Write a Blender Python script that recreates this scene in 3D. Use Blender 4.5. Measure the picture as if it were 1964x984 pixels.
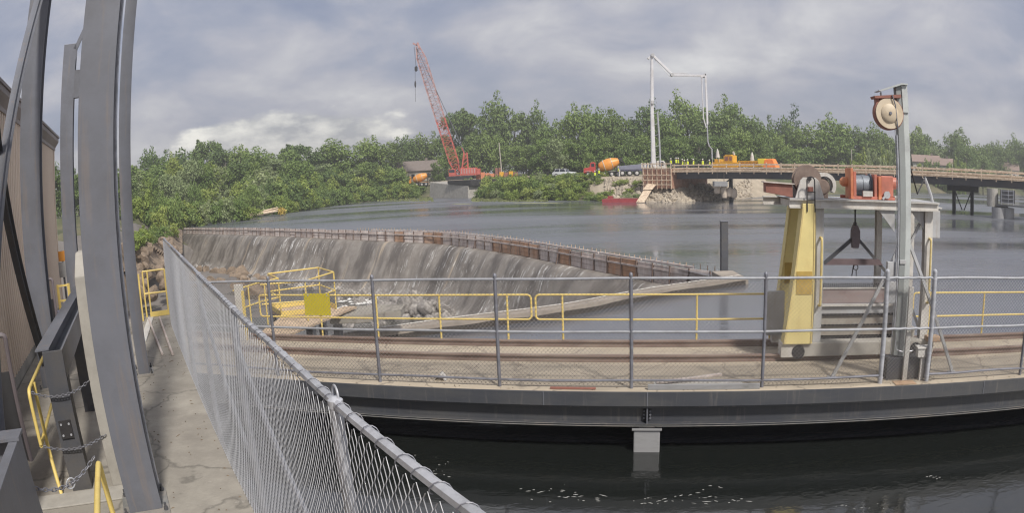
import bpy, bmesh, math, random
import numpy as np
from mathutils import Vector, Matrix

# ------------------------------------------------------------------ scene, camera, world, sun
SC = bpy.context.scene
COL = SC.collection
for o in list(SC.objects):
    bpy.data.objects.remove(o)
SC.render.engine = 'CYCLES'
SC.view_settings.view_transform = 'Standard'
SC.view_settings.look = 'None'
SC.view_settings.gamma = 1.0
SC.view_settings.use_curve_mapping = False
SC.view_settings.exposure = 0.5
SC.cycles.max_bounces = 6
SC.cycles.transparent_max_bounces = 8
SC.cycles.use_denoising = True
SC.cycles.denoiser = 'OPENIMAGEDENOISE'
SC.cycles.denoising_input_passes = 'RGB_ALBEDO_NORMAL'
SC.cycles.filter_width = 1.2

HC = 3.5                                    # camera height above the intake deck
KA, KB, PCX, PCY = .7327, .0444, 1038.5, 553.0   # wide-angle lens: angle = KA r + KB r^3, centre on the photo
TILT, ROLL = math.radians(90 - 9.41), math.radians(-1.84)
cam = bpy.data.cameras.new('camera')
camo = bpy.data.objects.new('camera', cam)
COL.objects.link(camo)
camo.location = (0, 0, HC)
camo.rotation_euler = (Matrix.Rotation(TILT, 3, 'X') @ Matrix.Rotation(ROLL, 3, 'Z')).to_euler()
cam.type = 'PANO'
cam.panorama_type = 'FISHEYE_LENS_POLYNOMIAL'
cam.sensor_width = 36
cam.sensor_fit = 'HORIZONTAL'
cam.fisheye_fov = math.pi
cam.fisheye_polynomial_k0 = 0
cam.fisheye_polynomial_k1 = -KA / 18
cam.fisheye_polynomial_k2 = 0
cam.fisheye_polynomial_k3 = -KB / 18 ** 3
cam.fisheye_polynomial_k4 = 0
cam.shift_x = -(PCX - 982) / 1964
cam.shift_y = (PCY - 492) / 984
cam.clip_start = .05
cam.clip_end = 3000
SC.camera = camo

SUN_EL, SUN_AZ = math.radians(48), math.radians(152)   # azimuth clockwise from +Y (behind the camera, to the right)
wd = bpy.data.worlds.new('World')
SC.world = wd
wd.use_nodes = True


def build_world():
    nt = wd.node_tree
    N = nt.nodes
    N.clear()
    L = nt.links.new

    def nd(t, **k):
        n = N.new(t)
        for a, b in k.items():
            setattr(n, a, b)
        return n

    def mth(op, a, b=None, clamp=False):
        n = nd('ShaderNodeMath', operation=op, use_clamp=clamp)
        for i, v in ((0, a), (1, b)):
            if v is None:
                continue
            if isinstance(v, (int, float)):
                n.inputs[i].default_value = v
            else:
                L(v, n.inputs[i])
        return n.outputs[0]

    def ramp(f, stops):
        r = nd('ShaderNodeValToRGB')
        e = r.color_ramp.elements
        while len(e) < len(stops):
            e.new(.5)
        for i, (p, c) in enumerate(stops):
            e[i].position = p
            e[i].color = (c, c, c, 1) if isinstance(c, (int, float)) else (*c, 1)
        L(f, r.inputs[0])
        return r.outputs[0]

    def mix(f, a, b):
        m = nd('ShaderNodeMix', data_type='RGBA')
        for sk, v in ((m.inputs[0], f), (m.inputs[6], a), (m.inputs[7], b)):
            if isinstance(v, (int, float)):
                sk.default_value = v
            elif isinstance(v, tuple):
                sk.default_value = (*v, 1)
            else:
                L(v, sk)
        return m.outputs[2]

    sky = nd('ShaderNodeTexSky', sky_type='NISHITA', sun_disc=False)
    sky.sun_elevation = SUN_EL
    sky.sun_rotation = SUN_AZ
    sky.air_density = 1.2
    sky.dust_density = 2.0
    sc = nd('ShaderNodeVectorMath', operation='SCALE')
    L(sky.outputs[0], sc.inputs[0])
    sc.inputs[3].default_value = .06
    tc = nd('ShaderNodeTexCoord')
    sep = nd('ShaderNodeSeparateXYZ')
    L(tc.outputs['Generated'], sep.inputs[0])
    x, y, z = sep.outputs
    zc = mth('ADD', mth('MAXIMUM', z, 0.0), .16)
    cx = mth('DIVIDE', x, zc)
    cy = mth('DIVIDE', y, zc)
    comb = nd('ShaderNodeCombineXYZ')
    L(cx, comb.inputs[0])
    L(cy, comb.inputs[1])

    def noise(scale, detail, rough, off, dist=0.0):
        mp = nd('ShaderNodeMapping')
        mp.inputs[1].default_value = off
        L(comb.outputs[0], mp.inputs[0])
        n = nd('ShaderNodeTexNoise')
        n.inputs['Scale'].default_value = scale
        n.inputs['Detail'].default_value = detail
        n.inputs['Roughness'].default_value = rough
        n.inputs['Distortion'].default_value = dist
        L(mp.outputs[0], n.inputs['Vector'])
        return n.outputs[0]
    big = noise(.42, 6, .55, (3.1, 7.3, 0), .25)
    fine = noise(1.5, 7, .6, (1.7, 2.2, 0), .3)
    mp3 = nd('ShaderNodeMapping')
    mp3.inputs[1].default_value = (.3, .9, .2)
    mp3.inputs[3].default_value = (1, 1, 1.9)
    L(tc.outputs['Generated'], mp3.inputs[0])
    n3 = nd('ShaderNodeTexNoise')
    n3.inputs['Scale'].default_value = 5.0
    n3.inputs['Detail'].default_value = 8
    n3.inputs['Roughness'].default_value = .56
    n3.inputs['Distortion'].default_value = .35
    L(mp3.outputs[0], n3.inputs['Vector'])
    body = mth('ADD', mth('ADD', mth('MULTIPLY', big, .40), mth('MULTIPLY', fine, .15)), mth('MULTIPLY', n3.outputs[0], .45))
    cloud = ramp(body, [(.38, (.215, .240, .335)), (.455, (.280, .300, .375)), (.51, (.350, .358, .410)), (.555, (.425, .428, .460)), (.63, (.57, .57, .575))])
    # lit cumulus low over the trees, up-river to the left
    azi = mth('ARCTAN2', x, y)
    da = mth('DIVIDE', mth('ADD', azi, .36), .22)
    de = mth('DIVIDE', mth('ADD', z, -.075), .050)
    g = mth('SUBTRACT', 1.0, mth('ADD', mth('MULTIPLY', da, da), mth('MULTIPLY', de, de)), True)
    mp2 = nd('ShaderNodeMapping')
    mp2.inputs[3].default_value = (1, 1, 2.2)
    L(tc.outputs['Generated'], mp2.inputs[0])
    n2 = nd('ShaderNodeTexNoise')
    n2.inputs['Scale'].default_value = 11
    n2.inputs['Detail'].default_value = 7
    n2.inputs['Roughness'].default_value = .58
    L(mp2.outputs[0], n2.inputs['Vector'])
    puff = ramp(mth('ADD', mth('MULTIPLY', n2.outputs[0], .75), mth('MULTIPLY', g, .42)), [(.53, 0.), (.65, 1.)])
    puff2 = mth('MULTIPLY', puff, ramp(g, [(0., 0.), (.35, 1.)]))
    cloud = mix(puff2, cloud, mix(ramp(n2.outputs[0], [(.42, 0.), (.66, 1.)]), (.35, .36, .38), (.86, .84, .77)))
    # thin veil: a little of the blue sky shows through
    cov = ramp(body, [(.34, .72), (.5, .97)])
    col = mix(cov, sc.outputs[0], cloud)
    # below the horizon: dull ground tone
    dn = ramp(mth('ADD', z, .5), [(.47, 0.), (.50, 1.)])
    col = mix(dn, (.10, .11, .10), col)
    bg = nd('ShaderNodeBackground')
    bg.inputs[1].default_value = 1.0
    L(col, bg.inputs[0])
    out = nd('ShaderNodeOutputWorld')
    L(bg.outputs[0], out.inputs[0])


build_world()
sun = bpy.data.lights.new('sun', 'SUN')
sun.energy = 2.9
sun.angle = math.radians(5)
sun.color = (1.0, .95, .87)
suno = bpy.data.objects.new('sun', sun)
COL.objects.link(suno)
sd = Vector((math.sin(SUN_AZ) * math.cos(SUN_EL), math.cos(SUN_AZ) * math.cos(SUN_EL), math.sin(SUN_EL)))
suno.rotation_euler = sd.to_track_quat('Z', 'Y').to_euler()
suno.location = (20, -30, 40)

# ------------------------------------------------------------------ frames: deck (u, v, z) and walkway (n, s, z)
_a = math.radians(-9.67)
DU = Vector((math.cos(_a), math.sin(_a), 0))
DV = Vector((-math.sin(_a), math.cos(_a), 0))
_b = math.radians(124.5)
WS = Vector((math.cos(_b), math.sin(_b), 0))
WN = Vector((WS.y, -WS.x, 0))


def DK(u, v, z):
    return DU * u + DV * v + Vector((0, 0, z))


def WK(n, s, z):
    return WN * n + WS * s + Vector((0, 0, z))


RCAM = Matrix.Rotation(TILT, 3, 'X') @ Matrix.Rotation(ROLL, 3, 'Z')


def ray(px, py):
    a, b = (px - PCX) / 982, (py - PCY) / 982
    r = math.hypot(a, b) + 1e-9
    th = KA * r + KB * r ** 3
    k = math.sin(th) / r
    return RCAM @ Vector((a * k, -b * k, -math.cos(th)))


def on_z(px, py, z):
    d = ray(px, py)
    return d * ((z - HC) / d.z) + Vector((0, 0, HC))


def at(px, py, dist):
    """world point seen at that bearing, 'dist' metres away on the map"""
    d = ray(px, py)
    return d * (dist / math.hypot(d.x, d.y)) + Vector((0, 0, HC))


# ------------------------------------------------------------------ materials
MATS = {}


def mat(name, col, rough=.6, metal=0., var=.25, scale=3., bump=0., bscale=None, dirt=None, dscale=1.2, stretch=(1, 1, 1), spec=.5, dcov=(.45, .7), runs=None, cracks=None):
    if name in MATS:
        return MATS[name]
    m = bpy.data.materials.new(name)
    m.use_nodes = True
    nt = m.node_tree
    N = nt.nodes
    L = nt.links.new
    p = N['Principled BSDF']
    p.inputs['Roughness'].default_value = rough
    p.inputs['Metallic'].default_value = metal
    p.inputs['Specular IOR Level'].default_value = spec
    tc = N.new('ShaderNodeTexCoord')
    mp = N.new('ShaderNodeMapping')
    mp.inputs[3].default_value = stretch
    L(tc.outputs['Object'], mp.inputs[0])
    n = N.new('ShaderNodeTexNoise')
    n.inputs['Scale'].default_value = scale
    n.inputs['Detail'].default_value = 6
    n.inputs['Roughness'].default_value = .62
    L(mp.outputs[0], n.inputs['Vector'])
    r = N.new('ShaderNodeValToRGB')
    r.color_ramp.elements[0].position = .3
    r.color_ramp.elements[1].position = .7
    lo = [max(0, c * (1 - var)) for c in col]
    hi = [min(1, c * (1 + var)) for c in col]
    r.color_ramp.elements[0].color = (*lo, 1)
    r.color_ramp.elements[1].color = (*hi, 1)
    L(n.outputs[0], r.inputs[0])
    c = r.outputs[0]
    if dirt:
        n2 = N.new('ShaderNodeTexNoise')
        n2.inputs['Scale'].default_value = dscale
        n2.inputs['Detail'].default_value = 8
        n2.inputs['Roughness'].default_value = .68
        L(mp.outputs[0], n2.inputs['Vector'])
        r2 = N.new('ShaderNodeValToRGB')
        r2.color_ramp.elements[0].position = dcov[0]
        r2.color_ramp.elements[1].position = dcov[1]
        L(n2.outputs[0], r2.inputs[0])
        mx = N.new('ShaderNodeMix')
        mx.data_type = 'RGBA'
        L(r2.outputs[0], mx.inputs[0])
        L(c, mx.inputs[6])
        mx.inputs[7].default_value = (*dirt, 1)
        c = mx.outputs[2]
    if runs:        # rust and grime running down
        rc, amt = runs
        mp3 = N.new('ShaderNodeMapping')
        mp3.inputs[3].default_value = (9, 9, .55)
        L(tc.outputs['Object'], mp3.inputs[0])
        n4 = N.new('ShaderNodeTexNoise')
        n4.inputs['Scale'].default_value = 1.0
        n4.inputs['Detail'].default_value = 7
        n4.inputs['Roughness'].default_value = .7
        L(mp3.outputs[0], n4.inputs['Vector'])
        r4 = N.new('ShaderNodeValToRGB')
        r4.color_ramp.elements[0].position = .55
        r4.color_ramp.elements[1].position = .74
        r4.color_ramp.elements[1].color = (amt, amt, amt, 1)
        L(n4.outputs[0], r4.inputs[0])
        m4 = N.new('ShaderNodeMix')
        m4.data_type = 'RGBA'
        L(r4.outputs[0], m4.inputs[0])
        L(c, m4.inputs[6])
        m4.inputs[7].default_value = (*rc, 1)
        c = m4.outputs[2]
    if cracks:
        cs, cc = cracks
        nd_ = N.new('ShaderNodeTexNoise')
        nd_.inputs['Scale'].default_value = 2.5
        nd_.inputs['Detail'].default_value = 5
        L(tc.outputs['Object'], nd_.inputs['Vector'])
        va = N.new('ShaderNodeVectorMath')
        va.operation = 'MULTIPLY_ADD'
        L(nd_.outputs[1], va.inputs[0])
        va.inputs[1].default_value = (.5, .5, .5)
        L(tc.outputs['Object'], va.inputs[2])
        vo = N.new('ShaderNodeTexVoronoi')
        vo.feature = 'DISTANCE_TO_EDGE'
        vo.inputs['Scale'].default_value = cs
        L(va.outputs[0], vo.inputs['Vector'])
        r5 = N.new('ShaderNodeValToRGB')
        r5.color_ramp.elements[0].position = .0
        r5.color_ramp.elements[0].color = (.75, .75, .75, 1)
        r5.color_ramp.elements[1].position = .014
        r5.color_ramp.elements[1].color = (0, 0, 0, 1)
        L(vo.outputs['Distance'], r5.inputs[0])
        m5 = N.new('ShaderNodeMix')
        m5.data_type = 'RGBA'
        L(r5.outputs[0], m5.inputs[0])
        L(c, m5.inputs[6])
        m5.inputs[7].default_value = (*cc, 1)
        c = m5.outputs[2]
        # pale scuffs and spalls
        n6 = N.new('ShaderNodeTexNoise')
        n6.inputs['Scale'].default_value = 5.5
        n6.inputs['Detail'].default_value = 8
        n6.inputs['Roughness'].default_value = .75
        L(mp.outputs[0], n6.inputs['Vector'])
        r6 = N.new('ShaderNodeValToRGB')
        r6.color_ramp.elements[0].position = .60
        r6.color_ramp.elements[1].position = .72
        r6.color_ramp.elements[1].color = (.55, .55, .55, 1)
        L(n6.outputs[0], r6.inputs[0])
        m6 = N.new('ShaderNodeMix')
        m6.data_type = 'RGBA'
        L(r6.outputs[0], m6.inputs[0])
        L(c, m6.inputs[6])
        m6.inputs[7].default_value = (.50, .47, .42, 1)
        c = m6.outputs[2]
    L(c, p.inputs['Base Color'])
    if bump:
        b = N.new('ShaderNodeBump')
        b.inputs['Strength'].default_value = bump
        b.inputs['Distance'].default_value = .02
        if bscale:
            n3 = N.new('ShaderNodeTexNoise')
            n3.inputs['Scale'].default_value = bscale
            n3.inputs['Detail'].default_value = 6
            L(tc.outputs['Object'], n3.inputs['Vector'])
            L(n3.outputs[0], b.inputs['Height'])
        else:
            L(n.outputs[0], b.inputs['Height'])
        L(b.outputs[0], p.inputs['Normal'])
    MATS[name] = m
    return m


M_STEEL = mat('grey_painted_steel', (.15, .157, .184), .42, 0, .08, 2., .05, 30, (.11, .112, .125), .8, runs=((.235, .185, .15), .7))
M_STEEL_D = mat('dark_painted_steel', (.075, .078, .09), .5, 0, .15, 2., .08, 20, (.11, .10, .09), 1.5)
M_GIRD = mat('girder_paint', (.062, .066, .078), .5, 0, .15, 1.2, .05, 20, (.10, .098, .095), 1.1, (.35, 1, 1), runs=((.21, .19, .17), .5))
M_FLANGE = mat('weathered_flange', (.22, .22, .215), .65, 0, .25, 6, .1, 20, (.30, .26, .22), 3)
M_GALV = mat('galvanised_steel', (.50, .51, .55), .42, .3, .18, 14, .04, 60, (.30, .31, .33), 5)
M_GALV_D = mat('dull_galvanised_pipe', (.21, .215, .25), .5, .3, .2, 10, 0, None, (.15, .145, .16), 4)
M_WIRE = mat('galvanised_wire', (.62, .63, .67), .45, .1, .15, 20)
M_WIRE_FAR = mat('weathered_wire', (.30, .28, .27), .6, .1, .25, 9)
M_YEL = mat('yellow_safety_paint', (.73, .56, .18), .45, 0, .1, 5, .04, 40, (.55, .36, .10), 3., dcov=(.55, .8))
M_YEL_PALE = mat('pale_yellow_paint', (.66, .53, .23), .5, 0, .12, 5, .04, 40, (.5, .40, .2), 4)
M_YEL_LEG = mat('yellow_gantry_paint', (.75, .63, .28), .5, 0, .07, 2.5, .05, 25, (.64, .50, .21), 1.6, dcov=(.55, .85), runs=((.42, .30, .14), .45))
M_OCHRE = mat('worn_yellow_patch', (.48, .33, .09), .6, 0, .15, 6)
M_SIGN = mat('yellow_sign_panel', (.55, .46, .02), .5, 0, .08, 8)
M_CONC = mat('concrete_walkway', (.33, .305, .265), .85, 0, .2, 1.6, .25, 28, (.22, .20, .175), .7, dcov=(.42, .66), cracks=(.42, (.13, .12, .105)))
M_DECK = mat('concrete_deck', (.45, .385, .30), .85, 0, .16, 1.4, .2, 24, (.27, .235, .19), .8, (.35, 1, 1), dcov=(.45, .68), cracks=(.5, (.17, .145, .12)))
M_CONC_L = mat('pale_concrete', (.40, .38, .345), .85, 0, .15, 2, .15, 20, (.28, .26, .23), 1.4)
M_PIER = mat('grey_concrete_pier', (.30, .30, .31), .85, 0, .15, 2, .15, 20, (.20, .20, .2), 2, (1, 1, 3))
M_WALL = mat('stained_concrete_wall', (.34, .295, .25), .85, 0, .22, .9, .3, 12, (.19, .165, .145), .8)
M_RAIL = mat('rusty_rail', (.22, .155, .13), .7, .1, .3, 4, .1, 30, (.30, .24, .2), 2, (.4, 1, 1))
M_SIDING = mat('tan_siding', (.80, .67, .55), .5, 0, .06, 1.2, 0, None, (.66, .54, .45), .6)
M_TRIM = mat('brown_grey_trim', (.30, .26, .25), .55, 0, .1, 2)
M_WHITE = mat('off_white_paint', (.62, .60, .57), .5, 0, .08, 3, .03, 30, (.45, .42, .38), 2.5, runs=((.38, .27, .19), .6))
M_GREYP = mat('light_grey_paint', (.46, .465, .48), .5, 0, .1, 3, .03, 30, (.36, .35, .34), 2., runs=((.34, .27, .21), .5))
M_RED = mat('winch_red_paint', (.55, .19, .135), .5, 0, .15, 5, .05, 30, (.38, .15, .11), 3, runs=((.25, .12, .09), .6))
M_ORANGE = mat('orange_red_paint', (.64, .27, .14), .5, 0, .15, 5, .05, 30, (.5, .14, .07), 3)
M_BROWN = mat('rust_brown_paint', (.30, .13, .10), .65, 0, .2, 5, .1, 30, (.22, .11, .09), 3)
M_BROWN_D = mat('dark_rusty_steel', (.17, .12, .10), .7, 0, .2, 5)
M_RUST = mat('rust_stain', (.40, .27, .18), .85, 0, .25, 6, .1, 20, (.36, .28, .2), 4)
M_MAST = mat('pale_green_grey_mast', (.54, .57, .56), .5, .1, .1, 6, 0, None, (.36, .37, .37), 3)
M_MAST_D = mat('grey_mast_channel', (.30, .32, .315), .5, .1, .1, 6, 0, None, (.24, .25, .25), 3)
M_WOOD_T = mat('tan_plank', (.50, .38, .27), .85, 0, .25, 3, .15, 20, (.34, .26, .19), 2.)
M_DUST = mat('dusty_grey_steel', (.37, .34, .30), .7, 0, .15, 3, .05, 20, (.28, .23, .19), 2, runs=((.22, .16, .12), .6))
M_GALV_R = mat('grey_pipe_rail', (.36, .37, .40), .5, .2, .15, 10, 0, None, (.27, .27, .29), 4)
M_MAUVE = mat('faded_maroon_steel', (.32, .265, .26), .65, 0, .15, 4, .1, 20, (.24, .16, .15), 2, (1, 1, 3))
M_DRUM = mat('wire_rope_drum', (.20, .22, .25), .5, .3, .2, 3, .3, 60, None, 1, (40, 1, 1))
M_DISC = mat('brown_sheave', (.26, .20, .17), .7, .1, .2, 5, .1, 30, (.18, .13, .11), 3)
M_BLACK = mat('black_steel', (.035, .033, .035), .55, 0, .2, 5)
M_TANDISC = mat('tan_reel_paint', (.66, .56, .42), .55, 0, .1, 6, 0, None, (.5, .40, .28), 3)
M_WOOD = mat('bare_timber', (.72, .58, .43), .8, 0, .25, 3, .1, 20, (.36, .25, .17), 2.5)
M_WOOD_G = mat('weathered_timber', (.62, .55, .51), .85, 0, .25, 2.5, .15, 20, (.40, .30, .26), 1.7, (1, 1, .3))
M_WOOD_R = mat('rust_stained_timber', (.46, .27, .17), .85, 0, .35, 2.2, .15, 20, (.46, .36, .29), 1.2, (1, 1, .3))
M_FORM = mat('formwork_plywood', (.36, .19, .13), .8, 0, .25, 1.5, .1, 10, (.50, .35, .25), 1.2)
M_ROCK = mat('river_rock', (.27, .205, .15), .9, 0, .45, 1.4, .8, 5, (.12, .095, .075), 1.1)
M_ROCK_L = mat('pale_riprap', (.44, .38, .30), .9, 0, .3, .8, .5, 4, (.26, .22, .18), .6)
M_TYRE = mat('tyre_rubber', (.03, .03, .032), .85, 0, .2, 4)
M_HUB = mat('pale_wheel_hub', (.55, .54, .53), .5, .1, .1, 4)
M_GLASS = mat('dark_glass', (.03, .035, .045), .08, 0, .1, 2)
M_CARW = mat('white_car_paint', (.72, .73, .76), .25, 0, .04, 2)
M_MIXO = mat('orange_mixer_paint', (.80, .33, .05), .4, 0, .08, 1, 0, None, (.6, .25, .06), 1)
M_MIXR = mat('red_cab_paint', (.48, .06, .055), .35, 0, .08, 2)
M_PAVE = mat('yellow_machine_paint', (.78, .44, .03), .45, 0, .1, 2, 0, None, (.55, .28, .04), 2)
M_CRANE = mat('crane_red_paint', (.56, .12, .09), .5, 0, .15, .6, 0, None, (.40, .12, .10), .5)
M_CRANE_P = mat('faded_crane_lattice', (.48, .25, .23), .55, 0, .2, .4, 0, None, (.40, .33, .33), .4)
M_BOOM = mat('white_boom_paint', (.66, .66, .68), .4, 0, .08, .7, 0, None, (.5, .48, .47), .6)
M_HIVIS = mat('hi_vis_yellow', (.66, .78, .05), .7, 0, .05, 3)
M_CLOTH = mat('dark_work_clothes', (.07, .08, .11), .85, 0, .15, 5)
M_HELM = mat('white_helmet', (.75, .74, .70), .4, 0, .05, 3)
M_REDB = mat('red_barge_paint', (.32, .05, .055), .5, 0, .15, 1, 0, None, (.3, .04, .05), .8)
M_ROOF = mat('brown_shingles', (.20, .165, .15), .85, 0, .2, 3)
M_ROOF_R = mat('red_brown_roof', (.30, .22, .19), .8, 0, .15, 2)
M_HWALL = mat('pale_house_wall', (.62, .60, .56), .7, 0, .08, 1)
M_HWALL_T = mat('tan_house_wall', (.38, .34, .29), .7, 0, .08, 1)
M_BARK = mat('bark', (.13, .11, .09), .9, 0, .3, 3, .3, 12)
M_BIRCH = mat('pale_bark', (.42, .39, .34), .85, 0, .3, 3)
M_GROUND = mat('earth_and_grass', (.075, .085, .04), .95, 0, .4, .25, .4, 2, (.20, .17, .11), .12)
M_GRAVEL = mat('gravel_pad', (.40, .34, .26), .95, 0, .2, .6, .3, 4, (.30, .25, .19), .2)
M_BED = mat('wet_river_bed', (.20, .18, .165), .6, 0, .35, .5, .6, 1.5, (.11, .10, .09), .25)
M_BAG = mat('bulk_bag_fabric', (.52, .44, .36), .85, 0, .2, 1.5)
M_GRASS = mat('reed_green', (.17, .19, .075), .8, 0, .3, .8)
M_ORANGE_SIGN = mat('orange_notice', (.75, .32, .06), .5, 0, .05, 5)
M_BLUEP = mat('blue_grey_drum', (.17, .17, .25), .5, 0, .2, 4)


def leaf_mat(name, c1, c2, c3):
    m = bpy.data.materials.new(name)
    m.use_nodes = True
    nt = m.node_tree
    N = nt.nodes
    L = nt.links.new
    p = N['Principled BSDF']
    p.inputs['Roughness'].default_value = .55
    p.inputs['Specular IOR Level'].default_value = .3
    g = N.new('ShaderNodeNewGeometry')
    oi = N.new('ShaderNodeObjectInfo')
    r = N.new('ShaderNodeValToRGB')
    e = r.color_ramp.elements
    e.new(.5)
    e[0].position, e[1].position, e[2].position = .05, .5, .95
    e[0].color, e[1].color, e[2].color = (*c1, 1), (*c2, 1), (*c3, 1)
    ad = N.new('ShaderNodeMath')
    ad.operation = 'MULTIPLY_ADD'
    L(g.outputs['Random Per Island'], ad.inputs[0])
    ad.inputs[1].default_value = .55
    m2 = N.new('ShaderNodeMath')
    m2.operation = 'MULTIPLY'
    L(oi.outputs['Random'], m2.inputs[0])
    m2.inputs[1].default_value = .45
    L(m2.outputs[0], ad.inputs[2])
    L(ad.outputs[0], r.inputs[0])
    L(r.outputs[0], p.inputs['Base Color'])
    tr = N.new('ShaderNodeBsdfTranslucent')
    L(r.outputs[0], tr.inputs['Color'])
    mx = N.new('ShaderNodeMixShader')
    mx.inputs[0].default_value = .28
    L(p.outputs[0], mx.inputs[1])
    L(tr.outputs[0], mx.inputs[2])
    L(mx.outputs[0], N['Material Output'].inputs[0])
    MATS[name] = m
    return m


LF_DARK = leaf_mat('dark_leaves', (0.104, 0.167, 0.058), (0.161, 0.230, 0.076), (0.227, 0.295, 0.090))
LF_MID = leaf_mat('green_leaves', (0.132, 0.205, 0.058), (0.194, 0.280, 0.079), (0.279, 0.354, 0.105))
LF_BRIGHT = leaf_mat('bright_leaves', (0.201, 0.280, 0.065), (0.294, 0.372, 0.086), (0.360, 0.400, 0.124))
LF_GREY = leaf_mat('grey_green_leaves', (0.217, 0.280, 0.132), (0.286, 0.346, 0.164), (0.360, 0.400, 0.210))
LF_PINE = leaf_mat('pine_needles', (0.062, 0.114, 0.058), (0.086, 0.140, 0.068), (0.116, 0.173, 0.079))


def water_mat(name, base, rough, ior, scales, strength, turb):
    m = bpy.data.materials.new(name)
    m.use_nodes = True
    nt = m.node_tree
    N = nt.nodes
    L = nt.links.new
    p = N['Principled BSDF']
    p.inputs['Base Color'].default_value = (*base, 1)
    p.inputs['Roughness'].default_value = rough
    p.inputs['IOR'].default_value = ior
    tc = N.new('ShaderNodeTexCoord')
    h = None
    for (sx, sy, sc, w, rot) in scales:
        mp = N.new('ShaderNodeMapping')
        mp.inputs[2].default_value = (0, 0, rot)
        mp.inputs[3].default_value = (sx, sy, 1)
        L(tc.outputs['Object'], mp.inputs[0])
        n = N.new('ShaderNodeTexNoise')
        n.inputs['Scale'].default_value = sc
        n.inputs['Detail'].default_value = 4
        n.inputs['Distortion'].default_value = .6
        L(mp.outputs[0], n.inputs['Vector'])
        k = N.new('ShaderNodeMath')
        k.operation = 'MULTIPLY_ADD'
        L(n.outputs[0], k.inputs[0])
        k.inputs[1].default_value = w
        if h is None:
            k.inputs[2].default_value = 0
        else:
            L(h, k.inputs[2])
        h = k.outputs[0]
    # wind lanes: patches of rougher and smoother water
    mp = N.new('ShaderNodeMapping')
    mp.inputs[2].default_value = (0, 0, .35)
    mp.inputs[3].default_value = (.35, 1.6, 1)
    L(tc.outputs['Object'], mp.inputs[0])
    n = N.new('ShaderNodeTexNoise')
    n.inputs['Scale'].default_value = turb
    n.inputs['Detail'].default_value = 5
    L(mp.outputs[0], n.inputs['Vector'])
    r = N.new('ShaderNodeMapRange')
    r.inputs[1].default_value, r.inputs[2].default_value = .38, .66
    r.inputs[3].default_value, r.inputs[4].default_value = strength * .35, strength * 1.5
    L(n.outputs[0], r.inputs[0])
    if rough > .2:
        r8 = N.new('ShaderNodeMapRange')
        r8.inputs[1].default_value, r8.inputs[2].default_value = .40, .62
        r8.inputs[3].default_value, r8.inputs[4].default_value = .06, rough * 1.25
        L(n.outputs[0], r8.inputs[0])
        L(r8.outputs[0], p.inputs['Roughness'])
    b = N.new('ShaderNodeBump')
    b.inputs['Distance'].default_value = .05
    L(r.outputs[0], b.inputs['Strength'])
    L(h, b.inputs['Height'])
    L(b.outputs[0], p.inputs['Normal'])
    MATS[name] = m
    return m


M_WATER = water_mat('pond_water', (.10, .106, .125), .36, 2.5, [(1, 2.2, .9, .6, .2), (1, 1.8, 3.2, .25, -.3), (1, 1.2, .25, .8, .1)], .75, .035)  # base lightened in place of sky reflection on the open pond
M_INTAKE = water_mat('intake_water', (.012, .014, .013), .06, 2.3, [(1, 2.2, .9, .6, .2), (1, 1.8, 3.2, .35, -.3), (1, 1.5, 9, .12, .5)], .36, .12)  # same water as the pond, without the lightened base
M_TAIL = water_mat('tailwater', (.09, .088, .08), .15, 1.4, [(1, 1.5, 1.2, .7, .2), (1, 1, 5, .2, 0)], .8, .1)
M_FOAM = mat('white_water', (.72, .71, .69), .8, 0, .15, 3, .5, 6, (.35, .34, .33), 2.2)


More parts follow.
